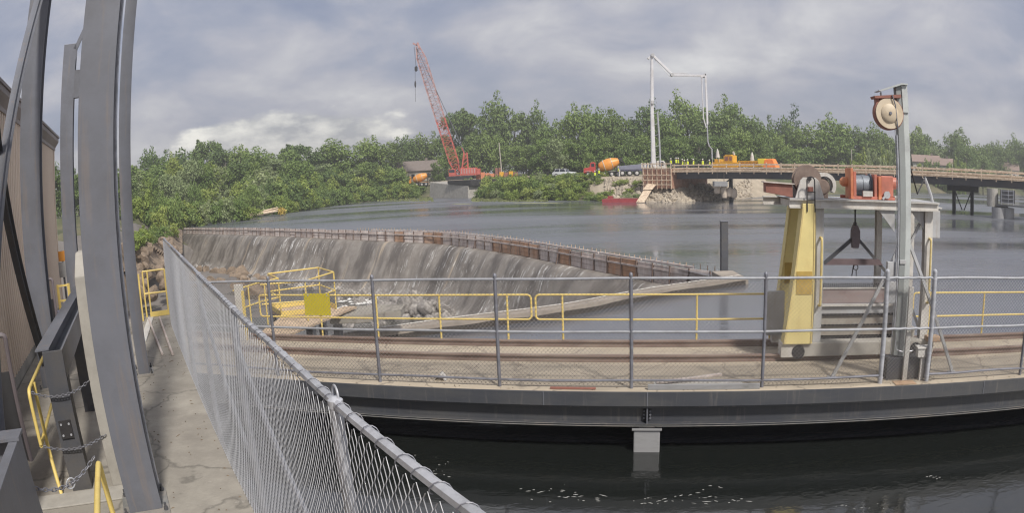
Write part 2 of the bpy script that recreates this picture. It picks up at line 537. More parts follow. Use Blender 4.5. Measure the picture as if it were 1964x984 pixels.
def spill_mat():
    m = bpy.data.materials.new('spillway_concrete')
    m.use_nodes = True
    nt = m.node_tree
    N = nt.nodes
    L = nt.links.new
    p = N['Principled BSDF']
    uv = N.new('ShaderNodeUVMap')
    uv.uv_map = 'flow'

    def noise(sx, sy, sc, det, off=0, rough=.6):
        mp = N.new('ShaderNodeMapping')
        mp.inputs[1].default_value = (off, off * .3, 0)
        mp.inputs[3].default_value = (sx, sy, 1)
        L(uv.outputs[0], mp.inputs[0])
        n = N.new('ShaderNodeTexNoise')
        n.inputs['Scale'].default_value = sc
        n.inputs['Detail'].default_value = det
        n.inputs['Roughness'].default_value = rough
        L(mp.outputs[0], n.inputs['Vector'])
        return n.outputs[0]

    def ramp(f, st):
        r = N.new('ShaderNodeValToRGB')
        e = r.color_ramp.elements
        while len(e) < len(st):
            e.new(.5)
        for i, (q, c) in enumerate(st):
            e[i].position = q
            e[i].color = (c, c, c, 1) if isinstance(c, (int, float)) else (*c, 1)
        L(f, r.inputs[0])
        return r.outputs[0]

    def mix(f, a, b):
        x = N.new('ShaderNodeMix')
        x.data_type = 'RGBA'
        for s, v in ((x.inputs[0], f), (x.inputs[6], a), (x.inputs[7], b)):
            if isinstance(v, tuple):
                s.default_value = (*v, 1)
            else:
                L(v, s)
        return x.outputs[2]
    def mul(a, b):
        k = N.new('ShaderNodeMath')
        k.operation = 'MULTIPLY'
        L(a, k.inputs[0])
        L(b, k.inputs[1])
        return k.outputs[0]
    base = ramp(noise(1.3, .14, 1., 8, 0, .7), [(.32, (.19, .17, .152)), (.5, (.265, .24, .215)), (.68, (.34, .308, .275))])
    mott = ramp(noise(.8, .7, 1., 8, 21., .7), [(.42, 0.), (.68, .75)])
    c = mix(mott, base, (.17, .145, .125))
    wet = ramp(noise(.42, .10, 1., 6, 5.), [(.47, 0.), (.58, .9)])
    c = mix(wet, c, (.115, .10, .088))
    tan = ramp(noise(.5, .03, 1., 5, 11.), [(.62, 0.), (.67, .9)])
    c = mix(tan, c, (.44, .36, .27))
    # torn white water: threads broken up by patches in both directions
    thread = ramp(noise(5.5, .20, 1., 8, 3., .72), [(.535, 0.), (.595, 1.)])
    broken = ramp(noise(1.1, .55, 1., 7, 14., .68), [(.475, 0.), (.56, 1.)])
    zone = ramp(noise(.13, .02, 1., 3, 8.), [(.43, 0.), (.54, 1.)])
    c = mix(mul(mul(thread, broken), zone), c, (.78, .77, .75))
    # spray at the foot
    sx = N.new('ShaderNodeSeparateXYZ')
    L(uv.outputs[0], sx.inputs[0])
    dr = N.new('ShaderNodeMapRange')
    dr.inputs[1].default_value, dr.inputs[2].default_value = 7.6, 10.2
    L(sx.outputs[1], dr.inputs[0])
    fo = ramp(noise(1.4, 1.1, 1., 8, 31., .75), [(.50, 0.), (.58, 1.)])
    c = mix(mul(mul(fo, dr.outputs[0]), ramp(noise(.2, .1, 1., 3, 40.), [(.45, 0.), (.55, 1.)])), c, (.74, .73, .71))
    L(c, p.inputs['Base Color'])
    p.inputs['Roughness'].default_value = .5
    b = N.new('ShaderNodeBump')
    b.inputs['Strength'].default_value = .4
    b.inputs['Distance'].default_value = .1
    L(noise(3., .2, 1., 6, 2.), b.inputs['Height'])
    L(b.outputs[0], p.inputs['Normal'])
    return m


M_SPILL = spill_mat()

# ------------------------------------------------------------------ mesh builder
ORG = {}


def link(o, parent=None):
    COL.objects.link(o)
    if parent is not None:
        o.parent = parent
    return o


def tag(o, label=None, cat=None, group=None, kind=None):
    if label:
        o['label'] = label
    if cat:
        o['category'] = cat
    if group:
        o['group'] = group
    if kind:
        o['kind'] = kind
    return o


def thing(name, label, cat, loc=(0, 0, 0), group=None):
    o = bpy.data.objects.new(name, None)
    o.empty_display_size = .2
    COL.objects.link(o)
    o.location = loc
    ORG[o.name] = Vector(loc)
    return tag(o, label, cat, group)


ID = lambda a, b, c: Vector((a, b, c))


class MB:
    def __init__(self, f=ID):
        self.v, self.f, self.F = [], [], f

    def add(self, vs, fs, raw=False):
        n = len(self.v)
        self.v += [v if raw else self.F(*v) for v in vs]
        self.f += [tuple(i + n for i in q) for q in fs]
        return self

    def box(self, a, b):
        x0, y0, z0 = a
        x1, y1, z1 = b
        return self.add([(x0, y0, z0), (x1, y0, z0), (x1, y1, z0), (x0, y1, z0), (x0, y0, z1), (x1, y0, z1), (x1, y1, z1), (x0, y1, z1)],
                        [(0, 3, 2, 1), (4, 5, 6, 7), (0, 1, 5, 4), (1, 2, 6, 5), (2, 3, 7, 6), (3, 0, 4, 7)])

    def hexa(self, bot, top):
        return self.add(list(bot) + list(top), [(0, 3, 2, 1), (4, 5, 6, 7), (0, 1, 5, 4), (1, 2, 6, 5), (2, 3, 7, 6), (3, 0, 4, 7)])

    def prism(self, poly, axis, lo, hi):
        """poly in the two other axes, extruded along axis"""
        def P(a, b, c):
            return {0: (c, a, b), 1: (a, c, b), 2: (a, b, c)}[axis]
        n = len(poly)
        return self.add([P(a, b, lo) for a, b in poly] + [P(a, b, hi) for a, b in poly],
                        [tuple(range(n))[::-1], tuple(range(n, 2 * n))] + [(i, (i + 1) % n, n + (i + 1) % n, n + i) for i in range(n)])

    def beam(self, p0, p1, w, h, up=(0, 0, 1)):
        p0, p1 = self.F(*p0), self.F(*p1)
        d = (p1 - p0).normalized()
        up = Vector(up)
        s = d.cross(up)
        if s.length < 1e-4:
            s = d.cross(Vector((1, 0, 0)))
        s.normalize()
        t = s.cross(d)
        vs = [p + s * a * w / 2 + t * b * h / 2 for p in (p0, p1) for a, b in ((-1, -1), (1, -1), (1, 1), (-1, 1))]
        return self.add(vs, [(0, 1, 2, 3), (7, 6, 5, 4), (0, 4, 5, 1), (1, 5, 6, 2), (2, 6, 7, 3), (3, 7, 4, 0)], True)

    def tube(self, pts, r, n=8, closed=False, cap=True):
        P = [self.F(*p) for p in pts]
        rs = r if isinstance(r, (list, tuple)) else [r] * len(P)
        m = len(P)
        base = len(self.v)
        prev = None
        for i, p in enumerate(P):
            if closed:
                d = (P[(i + 1) % m] - P[i - 1])
            else:
                d = (P[min(i + 1, m - 1)] - P[max(i - 1, 0)])
            d.normalize()
            a = prev if prev is not None else Vector((0, 0, 1))
            s = a - d * a.dot(d)
            if s.length < 1e-3:
                a = Vector((1, 0, 0))
                s = a - d * a.dot(d)
            s.normalize()
            prev = s
            t = d.cross(s)
            for k in range(n):
                q = 2 * math.pi * k / n
                self.v.append(p + (s * math.cos(q) + t * math.sin(q)) * rs[i])
        for i in range(m if closed else m - 1):
            j = (i + 1) % m
            for k in range(n):
                l = (k + 1) % n
                self.f.append((base + i * n + k, base + i * n + l, base + j * n + l, base + j * n + k))
        if cap and not closed:
            self.f.append(tuple(base + k for k in range(n))[::-1])
            self.f.append(tuple(base + (m - 1) * n + k for k in range(n)))
        return self

    def lathe(self, c, axis, prof, n=24):
        """prof: list of (offset along axis, radius); world axis"""
        c = self.F(*c)
        ax = Vector(axis).normalized()
        s = ax.orthogonal().normalized()
        t = ax.cross(s)
        base = len(self.v)
        for (o, r) in prof:
            for k in range(n):
                q = 2 * math.pi * k / n
                self.v.append(c + ax * o + (s * math.cos(q) + t * math.sin(q)) * max(r, 1e-4))
        for i in range(len(prof) - 1):
            for k in range(n):
                l = (k + 1) % n
                self.f.append((base + i * n + k, base + i * n + l, base + (i + 1) * n + l, base + (i + 1) * n + k))
        self.f.append(tuple(base + k for k in range(n))[::-1])
        self.f.append(tuple(base + (len(prof) - 1) * n + k for k in range(n)))
        return self

    def isec(self, p0, p1, w, h, tf, tw, up=(0, 0, 1)):
        """I-section along p0-p1: flanges w wide, h deep along 'up'"""
        a, b = self.F(*p0), self.F(*p1)
        d = (b - a).normalized()
        up = Vector(up)
        up = (up - d * up.dot(d)).normalized()
        keep = self.F
        self.F = ID
        for o, ww, hh in ((h / 2 - tf / 2, w, tf), (-h / 2 + tf / 2, w, tf), (0, tw, h - 2 * tf - .002)):
            self.beam(a + up * o, b + up * o, ww, hh, up)
        self.F = keep
        return self

    def build(self, name, m, parent=None, smooth=False, bevel=0, recalc=True, label=None):
        root = parent
        while root is not None and root.parent is not None:
            root = root.parent
        org = ORG.get(root.name, Vector()) if root is not None else Vector()
        me = bpy.data.meshes.new(name)
        me.from_pydata([tuple(v - org) for v in self.v], [], self.f)
        if recalc or bevel:
            bm = bmesh.new()
            bm.from_mesh(me)
            if recalc:
                bmesh.ops.recalc_face_normals(bm, faces=bm.faces)
            if bevel:
                es = [e for e in bm.edges if len(e.link_faces) == 2 and e.calc_face_angle(0) > .6]
                bmesh.ops.bevel(bm, geom=es, offset=bevel, segments=2, profile=.6, affect='EDGES', clamp_overlap=True)
            bm.to_mesh(me)
            bm.free()
        if smooth:
            me.polygons.foreach_set('use_smooth', [True] * len(me.polygons))
            me.set_sharp_from_angle(angle=math.radians(40))
        me.materials.append(m)
        o = bpy.data.objects.new(name, me)
        link(o, parent)
        if label:
            o['label'] = label
        return o


def kids(o):
    return [c for c in list(bpy.data.objects) if c.parent == o]


def copy_tree(o, parent=None, ks=None):
    c = o.copy()
    COL.objects.link(c)
    c.parent = parent
    for ch in (ks if ks is not None else kids(o)):
        copy_tree(ch, c)
    return c


def bend(p, q, r_, k=5):
    """rounded corner points p (corner) between directions"""
    return None


def rounded(pts, r, k=5):
    """polyline with rounded corners"""
    P = [Vector(p) for p in pts]
    out = [P[0]]
    for i in range(1, len(P) - 1):
        a, b, c = P[i - 1], P[i], P[i + 1]
        d0 = (a - b).normalized()
        d1 = (c - b).normalized()
        rr = min(r, (a - b).length / 2, (c - b).length / 2)
        s, e = b + d0 * rr, b + d1 * rr
        for j in range(k + 1):
            t = j / k
            out.append(s.lerp(b, t).lerp(b.lerp(e, t), t))
    out.append(P[-1])
    return [tuple(p) for p in out]


# ------------------------------------------------------------------ the setting: terrain, water
ZW = -1.1
ZBED = -6.4
ZL = .87            # walkway level
shore_px = [(345, 428), (420, 420), (480, 415), (545, 410), (650, 393), (740, 384), (820, 379), (900, 379), (1000, 384), (1100, 384.5), (1160, 385), (1230, 386.5), (1300, 388), (1380, 384), (1430, 379)]
SH = [on_z(x, y, ZW).to_2d() for x, y in shore_px]
SH += [Vector(p) for p in [(58, 135), (75, 150), (105, 175), (140, 195), (190, 215), (330, 260)]]
LAND = SH + [Vector((900, 420)), Vector((900, 1500)), Vector((-800, 1500)), Vector((-800, 30)), Vector((-46, 30)), Vector((-44, 60)), Vector((-50, 76)), Vector((-57, 92)), Vector((-62, 101))]
# the crest of the dam, far bank to near end
CREST = [(-62, 101.5), (-54.5, 95.6), (-36.6, 81.4), (-22.3, 68.9), (-13.3, 61.2), (-9.2, 57.9), (-7.0, 55.4), (-4.1, 51.2), (-1.25, 46.5), (1.9, 40.4), (4.4, 35.7), (6.45, 32.0), (8.4, 29.2)]
# training wall, dam end to the intake deck (water side is on its right)
TWALL = [(8.2, 27.3), (4.0, 24.9), (.65, 22.3), (-2.6, 20.7), (-5.5, 18.9), (-7.4, 17.2), (-8.3, 15.2)]


def seg_dist(px, py, poly, closed=True):
    d = np.full(px.shape, 1e9)
    n = len(poly)
    for i in range(n if closed else n - 1):
        a, b = poly[i], poly[(i + 1) % n]
        dx, dy = b[0] - a[0], b[1] - a[1]
        t = np.clip(((px - a[0]) * dx + (py - a[1]) * dy) / (dx * dx + dy * dy + 1e-9), 0, 1)
        d = np.minimum(d, np.hypot(px - a[0] - t * dx, py - a[1] - t * dy))
    return d


def inside(px, py, poly):
    r = np.zeros(px.shape, bool)
    n = len(poly)
    for i in range(n):
        a, b = poly[i], poly[(i + 1) % n]
        c = (a[1] > py) != (b[1] > py)
        with np.errstate(divide='ignore', invalid='ignore'):
            xx = (b[0] - a[0]) * (py - a[1]) / (b[1] - a[1] + 1e-12) + a[0]
        r ^= c & (px < xx)
    return r


def vnoise(x, y, s, seed):
    rng = np.random.RandomState(seed)
    tab = rng.rand(64, 64)
    u, v = x / s, y / s
    i, j = np.floor(u).astype(int), np.floor(v).astype(int)
    f, g = u - i, v - j
    f, g = f * f * (3 - 2 * f), g * g * (3 - 2 * g)
    A = tab[i % 64, j % 64] * (1 - f) + tab[(i + 1) % 64, j % 64] * f
    B = tab[i % 64, (j + 1) % 64] * (1 - f) + tab[(i + 1) % 64, (j + 1) % 64] * f
    return A * (1 - g) + B * g - .5


def ground_z(x, y):
    x, y = np.asarray(x, float), np.asarray(y, float)
    d = seg_dist(x, y, LAND)
    ins = inside(x, y, LAND)
    s = np.where(ins, d, -d)
    # gravel pad by the crane, trucks and bridge: level and steeper
    down = (y < 100 + .2 * x) & (x < -20)
    top = np.where(down, 1.0, 2.75)
    base = ZBED
    t = np.clip((s + 5) / 9., 0, 1)
    t = t * t * (3 - 2 * t)
    zd = base + (top - base) * t
    # far shore: a long planted slope, steeper and built up by the trucks and the bridge
    run = 17 - 9 * np.clip((x - 1) / 8, 0, 1)
    t = np.clip(s / run, 0, 1)
    t = t * (2 - t) * .4 + t * t * (3 - 2 * t) * .6
    zs = np.where(s > 0, ZW + (top - ZW) * t, np.maximum(ZW + s * .6, ZBED))
    z = np.where(down, zd, zs)
    z = z + np.where(ins, np.clip((d - 12) / 60, 0, 1) * 1.2, 0)
    bed = ZBED + vnoise(x, y, 3.1, 1) * 1.1 + vnoise(x, y, 1.3, 2) * .5
    z = np.maximum(z, np.where(down | (s > -6), bed, ZBED))
    z += np.where(down, vnoise(x, y, 2.3, 5) * 1.2 + vnoise(x, y, .9, 6) * .5, 0) * np.clip((s + 8) / 6, 0, 1)
    # earth under the walkway's far end
    return z


def terrain():
    xs = np.concatenate([np.linspace(-900, -130, 12), np.linspace(-120, 110, 185), np.linspace(120, 900, 25)])
    ys = np.concatenate([np.linspace(-300, 8, 10), np.linspace(12, 200, 150), np.linspace(206, 340, 30), np.linspace(380, 1600, 10)])
    X, Y = np.meshgrid(xs, ys)
    Z = ground_z(X.ravel(), Y.ravel())
    Z = np.where(Y.ravel() < 11, -7.5, Z)
    nx, ny = len(xs), len(ys)
    vs = np.stack([X.ravel(), Y.ravel(), Z], 1)
    fs = [(j * nx + i, j * nx + i + 1, (j + 1) * nx + i + 1, (j + 1) * nx + i) for j in range(ny - 1) for i in range(nx - 1)]
    me = bpy.data.meshes.new('ground')
    me.from_pydata(vs.tolist(), [], fs)
    me.materials.append(M_GROUND)
    me.materials.append(M_GRAVEL)
    me.materials.append(M_BED)
    cx = vs[np.array(fs)].mean(1)
    mi = np.zeros(len(fs), int)
    mi[cx[:, 2] < -3.4] = 2
    low = (cx[:, 1] < 100 + .2 * cx[:, 0]) & (cx[:, 0] < -20) & (cx[:, 2] < .6)
    mi[low] = 2
    pad = (cx[:, 0] > 8.5) & (cx[:, 0] < 45) & (cx[:, 1] < 135) & (cx[:, 1] > 95) & (cx[:, 2] > -2)
    mi[pad] = 1
    pad2 = (cx[:, 0] > -42) & (cx[:, 0] < 2) & (cx[:, 1] > 158) & (cx[:, 1] < 184) & (cx[:, 2] > 2.0)
    mi[pad2] = 1
    me.polygons.foreach_set('material_index', mi.tolist())
    me.polygons.foreach_set('use_smooth', [True] * len(fs))
    o = bpy.data.objects.new('ground', me)
    link(o)
    tag(o, kind='structure')


terrain()


def poly_sheet(name, pts, z, m, kind='structure'):
    from mathutils.geometry import tessellate_polygon
    P = [Vector((p[0], p[1], z)) for p in pts]
    tri = tessellate_polygon([P])
    me = bpy.data.meshes.new(name)
    me.from_pydata([tuple(p) for p in P], [], [tuple(t) for t in tri])
    bm = bmesh.new()
    bm.from_mesh(me)
    for f in bm.faces:
        f.normal_update()
        if f.normal.z < 0:
            f.normal_flip()
    bm.to_mesh(me)
    bm.free()
    me.materials.append(m)
    o = bpy.data.objects.new(name, me)
    link(o)
    return tag(o, kind=kind)


we = WK(.6, 16.0, 0)
wn = WK(.6, -20, 0)
dl, dr = DK(-9.4, 11.2, 0), DK(700, 11.2, 0)
intake = [(wn.x, wn.y), (dl.x, dl.y), (dr.x, dr.y), (700, -200), (wn.x, -200)]
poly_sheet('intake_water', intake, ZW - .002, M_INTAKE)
pond = [(dl.x, dl.y), (we.x, we.y)] + [p for p in TWALL[::-1]] + CREST[::-1][1:] + [(-66, 108), (-90, 130), (-90, 420), (700, 420), (dr.x, dr.y)]
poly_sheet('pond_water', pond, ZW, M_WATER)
tail = [(-60, 20), (-9, 12), TWALL[-1], *TWALL[::-1][1:], (8.0, 28.2)] + [(x - .3, y - .5) for x, y in CREST[::-1]] + [(-75, 92)]
poly_sheet('river_water', tail, ZBED + .02, M_TAIL)

# ------------------------------------------------------------------ the dam
def dam():
    t = thing('dam', 'long concrete spillway dam with timber flashboards along its crest and water running down its face', 'dam', (-9, 58, ZW))
    P = [Vector(p) for p in CREST]
    # resample and offset
    cum = [0]
    for i in range(1, len(P)):
        cum.append(cum[-1] + (P[i] - P[i - 1]).length)
    tot = cum[-1]

    def pos(s):
        s = max(0, min(tot - 1e-6, s))
        for i in range(len(P) - 1):
            if cum[i + 1] >= s:
                return P[i].lerp(P[i + 1], (s - cum[i]) / (cum[i + 1] - cum[i]))
        return P[-1]

    def nrm(s):
        d = (pos(s + 3.0) - pos(s - 3.0)).normalized()
        return Vector((d.y, -d.x))
    prof = [(-.9, -7), (-.9, -1.96), (.25, -1.95), (.55, -2.05), (.85, -2.35), (1.2, -2.95), (1.65, -3.85), (2.1, -4.75), (2.6, -5.55), (3.2, -6.1), (3.9, -6.4), (5.0, -6.6)]
    ns = 420
    vs, fs, uvs = [], [], []
    rng = random.Random(4)
    for i in range(ns + 1):
        s = tot * i / ns
        p, n = pos(s), nrm(s)
        for k, (d, z) in enumerate(prof):
            j = 0
            if 2 < k < 11:
                j = vnoise(np.array([s]), np.array([z * 1.3]), 1.7, 9)[0] * .34 + vnoise(np.array([s]), np.array([z * 2.0]), .7, 10)[0] * .16
            q = p + n * (d + j)
            vs.append((q.x + 9, q.y - 58, z - ZW))
            uvs.append((s, d * 1.0 + (-z) * 1.0))
    m = len(prof)
    for i in range(ns):
        for k in range(m - 1):
            fs.append((i * m + k, (i + 1) * m + k, (i + 1) * m + k + 1, i * m + k + 1))
    me = bpy.data.meshes.new('spillway_face')
    me.from_pydata(vs, [], fs)
    ul = me.uv_layers.new(name='flow')
    for lp in me.loops:
        ul.data[lp.index].uv = uvs[lp.vertex_index]
    me.polygons.foreach_set('use_smooth', [True] * len(fs))
    me.materials.append(M_SPILL)
    bm = bmesh.new()
    bm.from_mesh(me)
    bmesh.ops.recalc_face_normals(bm, faces=bm.faces)
    if sum(f.normal.z for f in bm.faces) < 0:
        bmesh.ops.reverse_faces(bm, faces=bm.faces)
    bm.to_mesh(me)
    bm.free()
    o = bpy.data.objects.new('spillway_face', me)
    link(o, t)
    # flashboards: one panel between each pair of pins
    step = 1.32
    nb = int(tot / step)
    k0 = nb - 96
    far = MB()
    for b in range(nb):
        s0, s1 = tot * b / nb, tot * (b + 1) / nb
        a, c = pos(s0 + .03), pos(s1 - .03)
        n = nrm((s0 + s1) / 2)
        ht = -1.02 + rng.uniform(-.03, .04)
        lean = rng.uniform(-.02, .04)
        mb = MB() if b >= k0 else far
        boards = 3
        for q in range(boards):
            z0 = -1.94 + (ht + 1.94) * q / boards
            z1 = -1.94 + (ht + 1.94) * (q + 1) / boards - .015
            jj = rng.uniform(-.01, .02)
            th = .06
            mb.hexa([(a.x + n.x * (jj + lean), a.y + n.y * (jj + lean), z0), (c.x + n.x * (jj + lean), c.y + n.y * (jj + lean), z0), (c.x + n.x * (jj + lean - th), c.y + n.y * (jj + lean - th), z0), (a.x + n.x * (jj + lean - th), a.y + n.y * (jj + lean - th), z0)],
                    [(a.x + n.x * jj, a.y + n.y * jj, z1), (c.x + n.x * jj, c.y + n.y * jj, z1), (c.x + n.x * (jj - th), c.y + n.y * (jj - th), z1), (a.x + n.x * (jj - th), a.y + n.y * (jj - th), z1)])
        if b >= k0:
            frac = s0 / tot
            rust = frac > .62 and rng.random() < (.55 if .74 < frac < .93 else .15)
            mb.build('flashboard', M_WOOD_R if rust else M_WOOD_G, t, label='rust stained flashboard' if rust else None)
    if far.v:
        far.build('flashboard_run', M_WOOD_G, t)['kind'] = 'stuff'
    # steel pins and the waling timber
    far_pins = MB()
    wal = MB()
    for b in range(nb + 1):
        p, n = pos(tot * b / nb), nrm(tot * b / nb)
        q = p + n * .09
        pins = MB() if b > nb - 98 else far_pins
        pins.beam((q.x, q.y, -2.1), (q.x - n.x * .05, q.y - n.y * .05, -.97), .055, .055)
        if b % 3 == 0 and rng.random() < .5:
            q2 = p + n * .30
            pins.beam((q2.x, q2.y, -2.15), (q.x, q.y, -1.3), .06, .06)
        if pins is not far_pins:
            pins.build('steel_pin', M_BROWN_D, t)
    if far_pins.v:
        far_pins.build('pin_row', M_BROWN_D, t)['kind'] = 'stuff'
    for b in range(0, nb - 3, 3):
        s0, s1 = tot * b / nb, tot * (b + 3) / nb
        a, c = pos(s0), pos(s1)
        n = nrm((s0 + s1) / 2)
        z = -1.28 + rng.uniform(-.03, .03)
        wal.beam((a.x + n.x * .06, a.y + n.y * .06, z), (c.x + n.x * .06, c.y + n.y * .06, z), .05, .09)
        if b > nb * .55:
            # loose prop timbers standing on the pond side of the boards
            wal.beam((a.x - n.x * .35, a.y - n.y * .35, -.98), (c.x - n.x * .3, c.y - n.y * .3, -.98), .12, .1)
        wal.build('waling', M_WOOD_G, t)
        wal = MB()
    for b in range(97):
        s = tot * .56 + tot * .435 * b / 97
        st = MB()
        p, n = pos(s), nrm(s)
        st.beam((p.x - n.x * .38, p.y - n.y * .38, -1.4), (p.x - n.x * .40, p.y - n.y * .40, -.80 + rng.uniform(-.06, .05)), .032, .032)
        st.build('stake', M_WOOD_T, t)
    return pos, nrm, tot


dpos, dnrm, dtot = dam()


def training_wall():
    t = thing('training_wall', 'curved low concrete wall from the end of the dam to the deck', 'wall', (0, 22, ZW))
    P = [Vector(p) for p in TWALL]
    pts = []
    for i in range(len(P) - 1):
        for k in range(6):
            a = P[max(i - 1, 0)]
            b, c = P[i], P[i + 1]
            d = P[min(i + 2, len(P) - 1)]
            u = k / 6
            pts.append(.5 * ((2 * b) + (c - a) * u + (2 * a - 5 * b + 4 * c - d) * u * u + (3 * b - a - 3 * c + d) * u ** 3))
    pts.append(P[-1])
    mb = MB()
    n = len(pts)
    vs = []
    for i, p in enumerate(pts):
        d = (pts[min(i + 1, n - 1)] - pts[max(i - 1, 0)]).normalized()
        q = Vector((-d.y, d.x))     # towards the water side
        q = -q if q.x < 0 and q.y > 0 else q
        # water side is to the camera's side (lower y)
        if q.y > 0:
            q = -q
        for o, z in ((.28, -7.2), (.28, -.80), (-.28, -.80), (-.55, -7.2)):
            w = p + q * o
            vs.append((w.x, w.y, z))
    fs = []
    for i in range(n - 1):
        for k in range(3):
            fs.append((i * 4 + k, i * 4 + k + 1, i * 4 + 4 + k + 1, i * 4 + 4 + k))
    fs += [(0, 1, 2, 3), tuple((n - 1) * 4 + k for k in range(4))]
    mb.add(vs, fs)
    mb.build('wall_body', M_WALL, t)
    band = MB()
    vs = []
    for i, p in enumerate(pts):
        d = (pts[min(i + 1, n - 1)] - pts[max(i - 1, 0)]).normalized()
        q = Vector((-d.y, d.x))
        if q.y > 0:
            q = -q
        w = p + q * .283
        vs += [(w.x, w.y, -1.3), (w.x, w.y, -.93 + .02 * math.sin(i * 1.7))]
    band.add(vs, [(2 * i, 2 * i + 2, 2 * i + 3, 2 * i + 1) for i in range(n - 1)])
    band.build('wet_stain', mat('algae_stain', (.05, .042, .036), .6, 0, .3, 3), t, recalc=False)
    edge = MB()
    edge.tube([(p.x, p.y + .20, -.77) for p in pts[:-8]], .018, 6)
    edge.build('edge_pipe', M_WHITE, t)
    # square end by the dam
    e = MB()
    e.box((7.5, 27.15, -7), (8.5, 29.6, -.88))
    e.build('end_block', M_WALL, t, bevel=.03)


training_wall()

# steel pile standing in the pond at the end of the dam
t = thing('steel_pile', 'tall dark steel pile standing in the water at the near end of the dam', 'pile', (8.15, 29.86, ZW))
MB().box((8.0, 29.72, -7), (8.32, 30.0, 1.28)).build('pile_shaft', M_STEEL_D, t, bevel=.01)
MB().box((7.98, 29.70, 1.283), (8.34, 30.02, 1.31)).build('cap_plate', M_STEEL, t)

# ------------------------------------------------------------------ chain link
def chainlink(name, F, a0, a1, z0, z1, m, parent, r=.0019, w=.036, sag=None):
    """woven wire in the plane (a, z); F(a, off, z) gives the world point"""
    root = parent
    while root.parent is not None:
        root = root.parent
    org = np.array(ORG[root.name])
    o0, ea, eo = np.array(F(0, 0, 0)), np.array(F(1, 0, 0)) - np.array(F(0, 0, 0)), np.array(F(0, 1, 0)) - np.array(F(0, 0, 0))
    ez = np.array((0, 0, 1.))
    nw, nz = int((a1 - a0) / w), int((z1 - z0) / w)
    i = np.arange(nw)[:, None]
    k = np.arange(nz + 1)[None, :]
    par = (i + k) % 2
    A = a0 + (i + par) * w
    Z = z0 + k * w + 0 * i
    # knuckles lean to one face, so the weave has depth
    O = np.where(par == 1, .0042, -.0042)
    if sag:
        O = O + sag * np.sin((A - a0) * 2.6) * np.sin((Z - z0) / (z1 - z0) * math.pi)
    A = A + np.where(par == 1, r * .9, -r * .9)
    ctr = o0 + A[..., None] * ea + O[..., None] * eo + Z[..., None] * ez          # nw, nz+1, 3
    offs = [(math.cos(q), math.sin(q)) for q in (math.pi / 2, math.pi / 2 + 2.0944, math.pi / 2 + 4.18879)]
    V = np.stack([ctr + (c * r) * ea + (s * r) * eo for c, s in offs], 2) - org      # nw, nz+1, 3 verts, xyz
    nv = V.reshape(-1, 3)
    b = (np.arange(nw)[:, None, None] * (nz + 1) + np.arange(nz)[None, :, None]) * 3
    kk = np.arange(3)[None, None, :]
    q = np.stack([b + kk, b + (kk + 1) % 3, b + 3 + (kk + 1) % 3, b + 3 + kk], -1).reshape(-1, 4)
    me = bpy.data.meshes.new(name)
    me.vertices.add(len(nv))
    me.vertices.foreach_set('co', nv.astype(np.float32).ravel())
    me.loops.add(q.size)
    me.loops.foreach_set('vertex_index', q.astype(np.int32).ravel())
    me.polygons.add(len(q))
    me.polygons.foreach_set('loop_start', np.arange(0, q.size, 4, dtype=np.int32))
    me.update(calc_edges=True)
    me.materials.append(m)
    o = bpy.data.objects.new(name, me)
    return link(o, parent)


# ------------------------------------------------------------------ intake deck
GV = 10.72          # front edge of the deck
def deck():
    t = thing('intake_deck', 'concrete intake deck on dark steel girders spanning the water, with crane rails on top', 'deck', DK(1, 12.2, 0))
    mb = MB(DK)
    mb.prism([(-9.9, GV + .02), (16, GV + .02), (16, 13.85), (-13.0, 13.85)], 2, -.2, 0)
    mb.build('deck_slab', M_DECK, t, bevel=.012)
    g = MB(DK)
    g.box((-9.9, GV - .02, -.25), (16, GV + .018, -.006))
    g.build('fascia_plate', M_GIRD, t, bevel=.006)
    g = MB(DK)
    g.isec((-9.9, GV + .17, -.43), (16, GV + .17, -.43), .30, .355, .035, .03)
    g.build('front_girder', M_GIRD, t)
    g = MB(DK)
    g.box((-9.9, GV + .004, -.575), (16, GV + .019, -.572))
    g.box((-9.9, GV + .002, -.606), (16, GV + .10, -.6105))
    g.build('flange_edge', M_FLANGE, t)
    g = MB(DK)
    g.isec((-9.9, 12.2, -.42), (16, 12.2, -.42), .30, .39, .035, .03)
    g.build('middle_girder', M_STEEL_D, t)
    g = MB(DK)
    g.isec((-12.5, 13.68, -.42), (16, 13.68, -.42), .30, .39, .035, .03)
    g.build('rear_girder', M_STEEL_D, t)
    for u in (-1.85, -.15, 6.1):
        s = MB(DK)
        s.box((u - .008, GV - .028, -.245), (u + .008, GV - .021, -.01))
        s.build('splice_seam', M_STEEL, t)
    s = MB(DK)
    s.box((-.16, GV + .03, -.57), (-.14, GV + .15, -.26))
    for z in (-.50, -.44, -.38):
        for du in (-.05, .05):
            s.lathe((-.15 + du, GV + .13, z), DV, [(-.03, .018), (0, .018)], 8)
    s.build('stiffener', M_STEEL, t)
    for v in (12.52, 13.66):
        r = MB(DK)
        r.isec((-10.5 if v < 13 else -12, v, .068), (16, v, .068), .10, .13, .03, .035)
        r.build('crane_rail', M_RAIL, t)
    return t


deck()
t = thing('deck_pier', 'square grey concrete pier carrying the dark girder out of the water', 'pier', DK(-.15, 12, ZW))
MB(DK).box((-.37, GV + .06, -8), (.07, 13.75, -.70)).build('pier_shaft', M_PIER, t, bevel=.02)
MB(DK).box((-.40, GV + .03, -.70), (.10, 13.8, -.655)).build('pier_cap', M_PIER, t, bevel=.008)
MB(DK).box((-.28, GV + .05, -.653), (-.02, GV + .30, -.615)).build('bearing_plate', M_FLANGE, t)
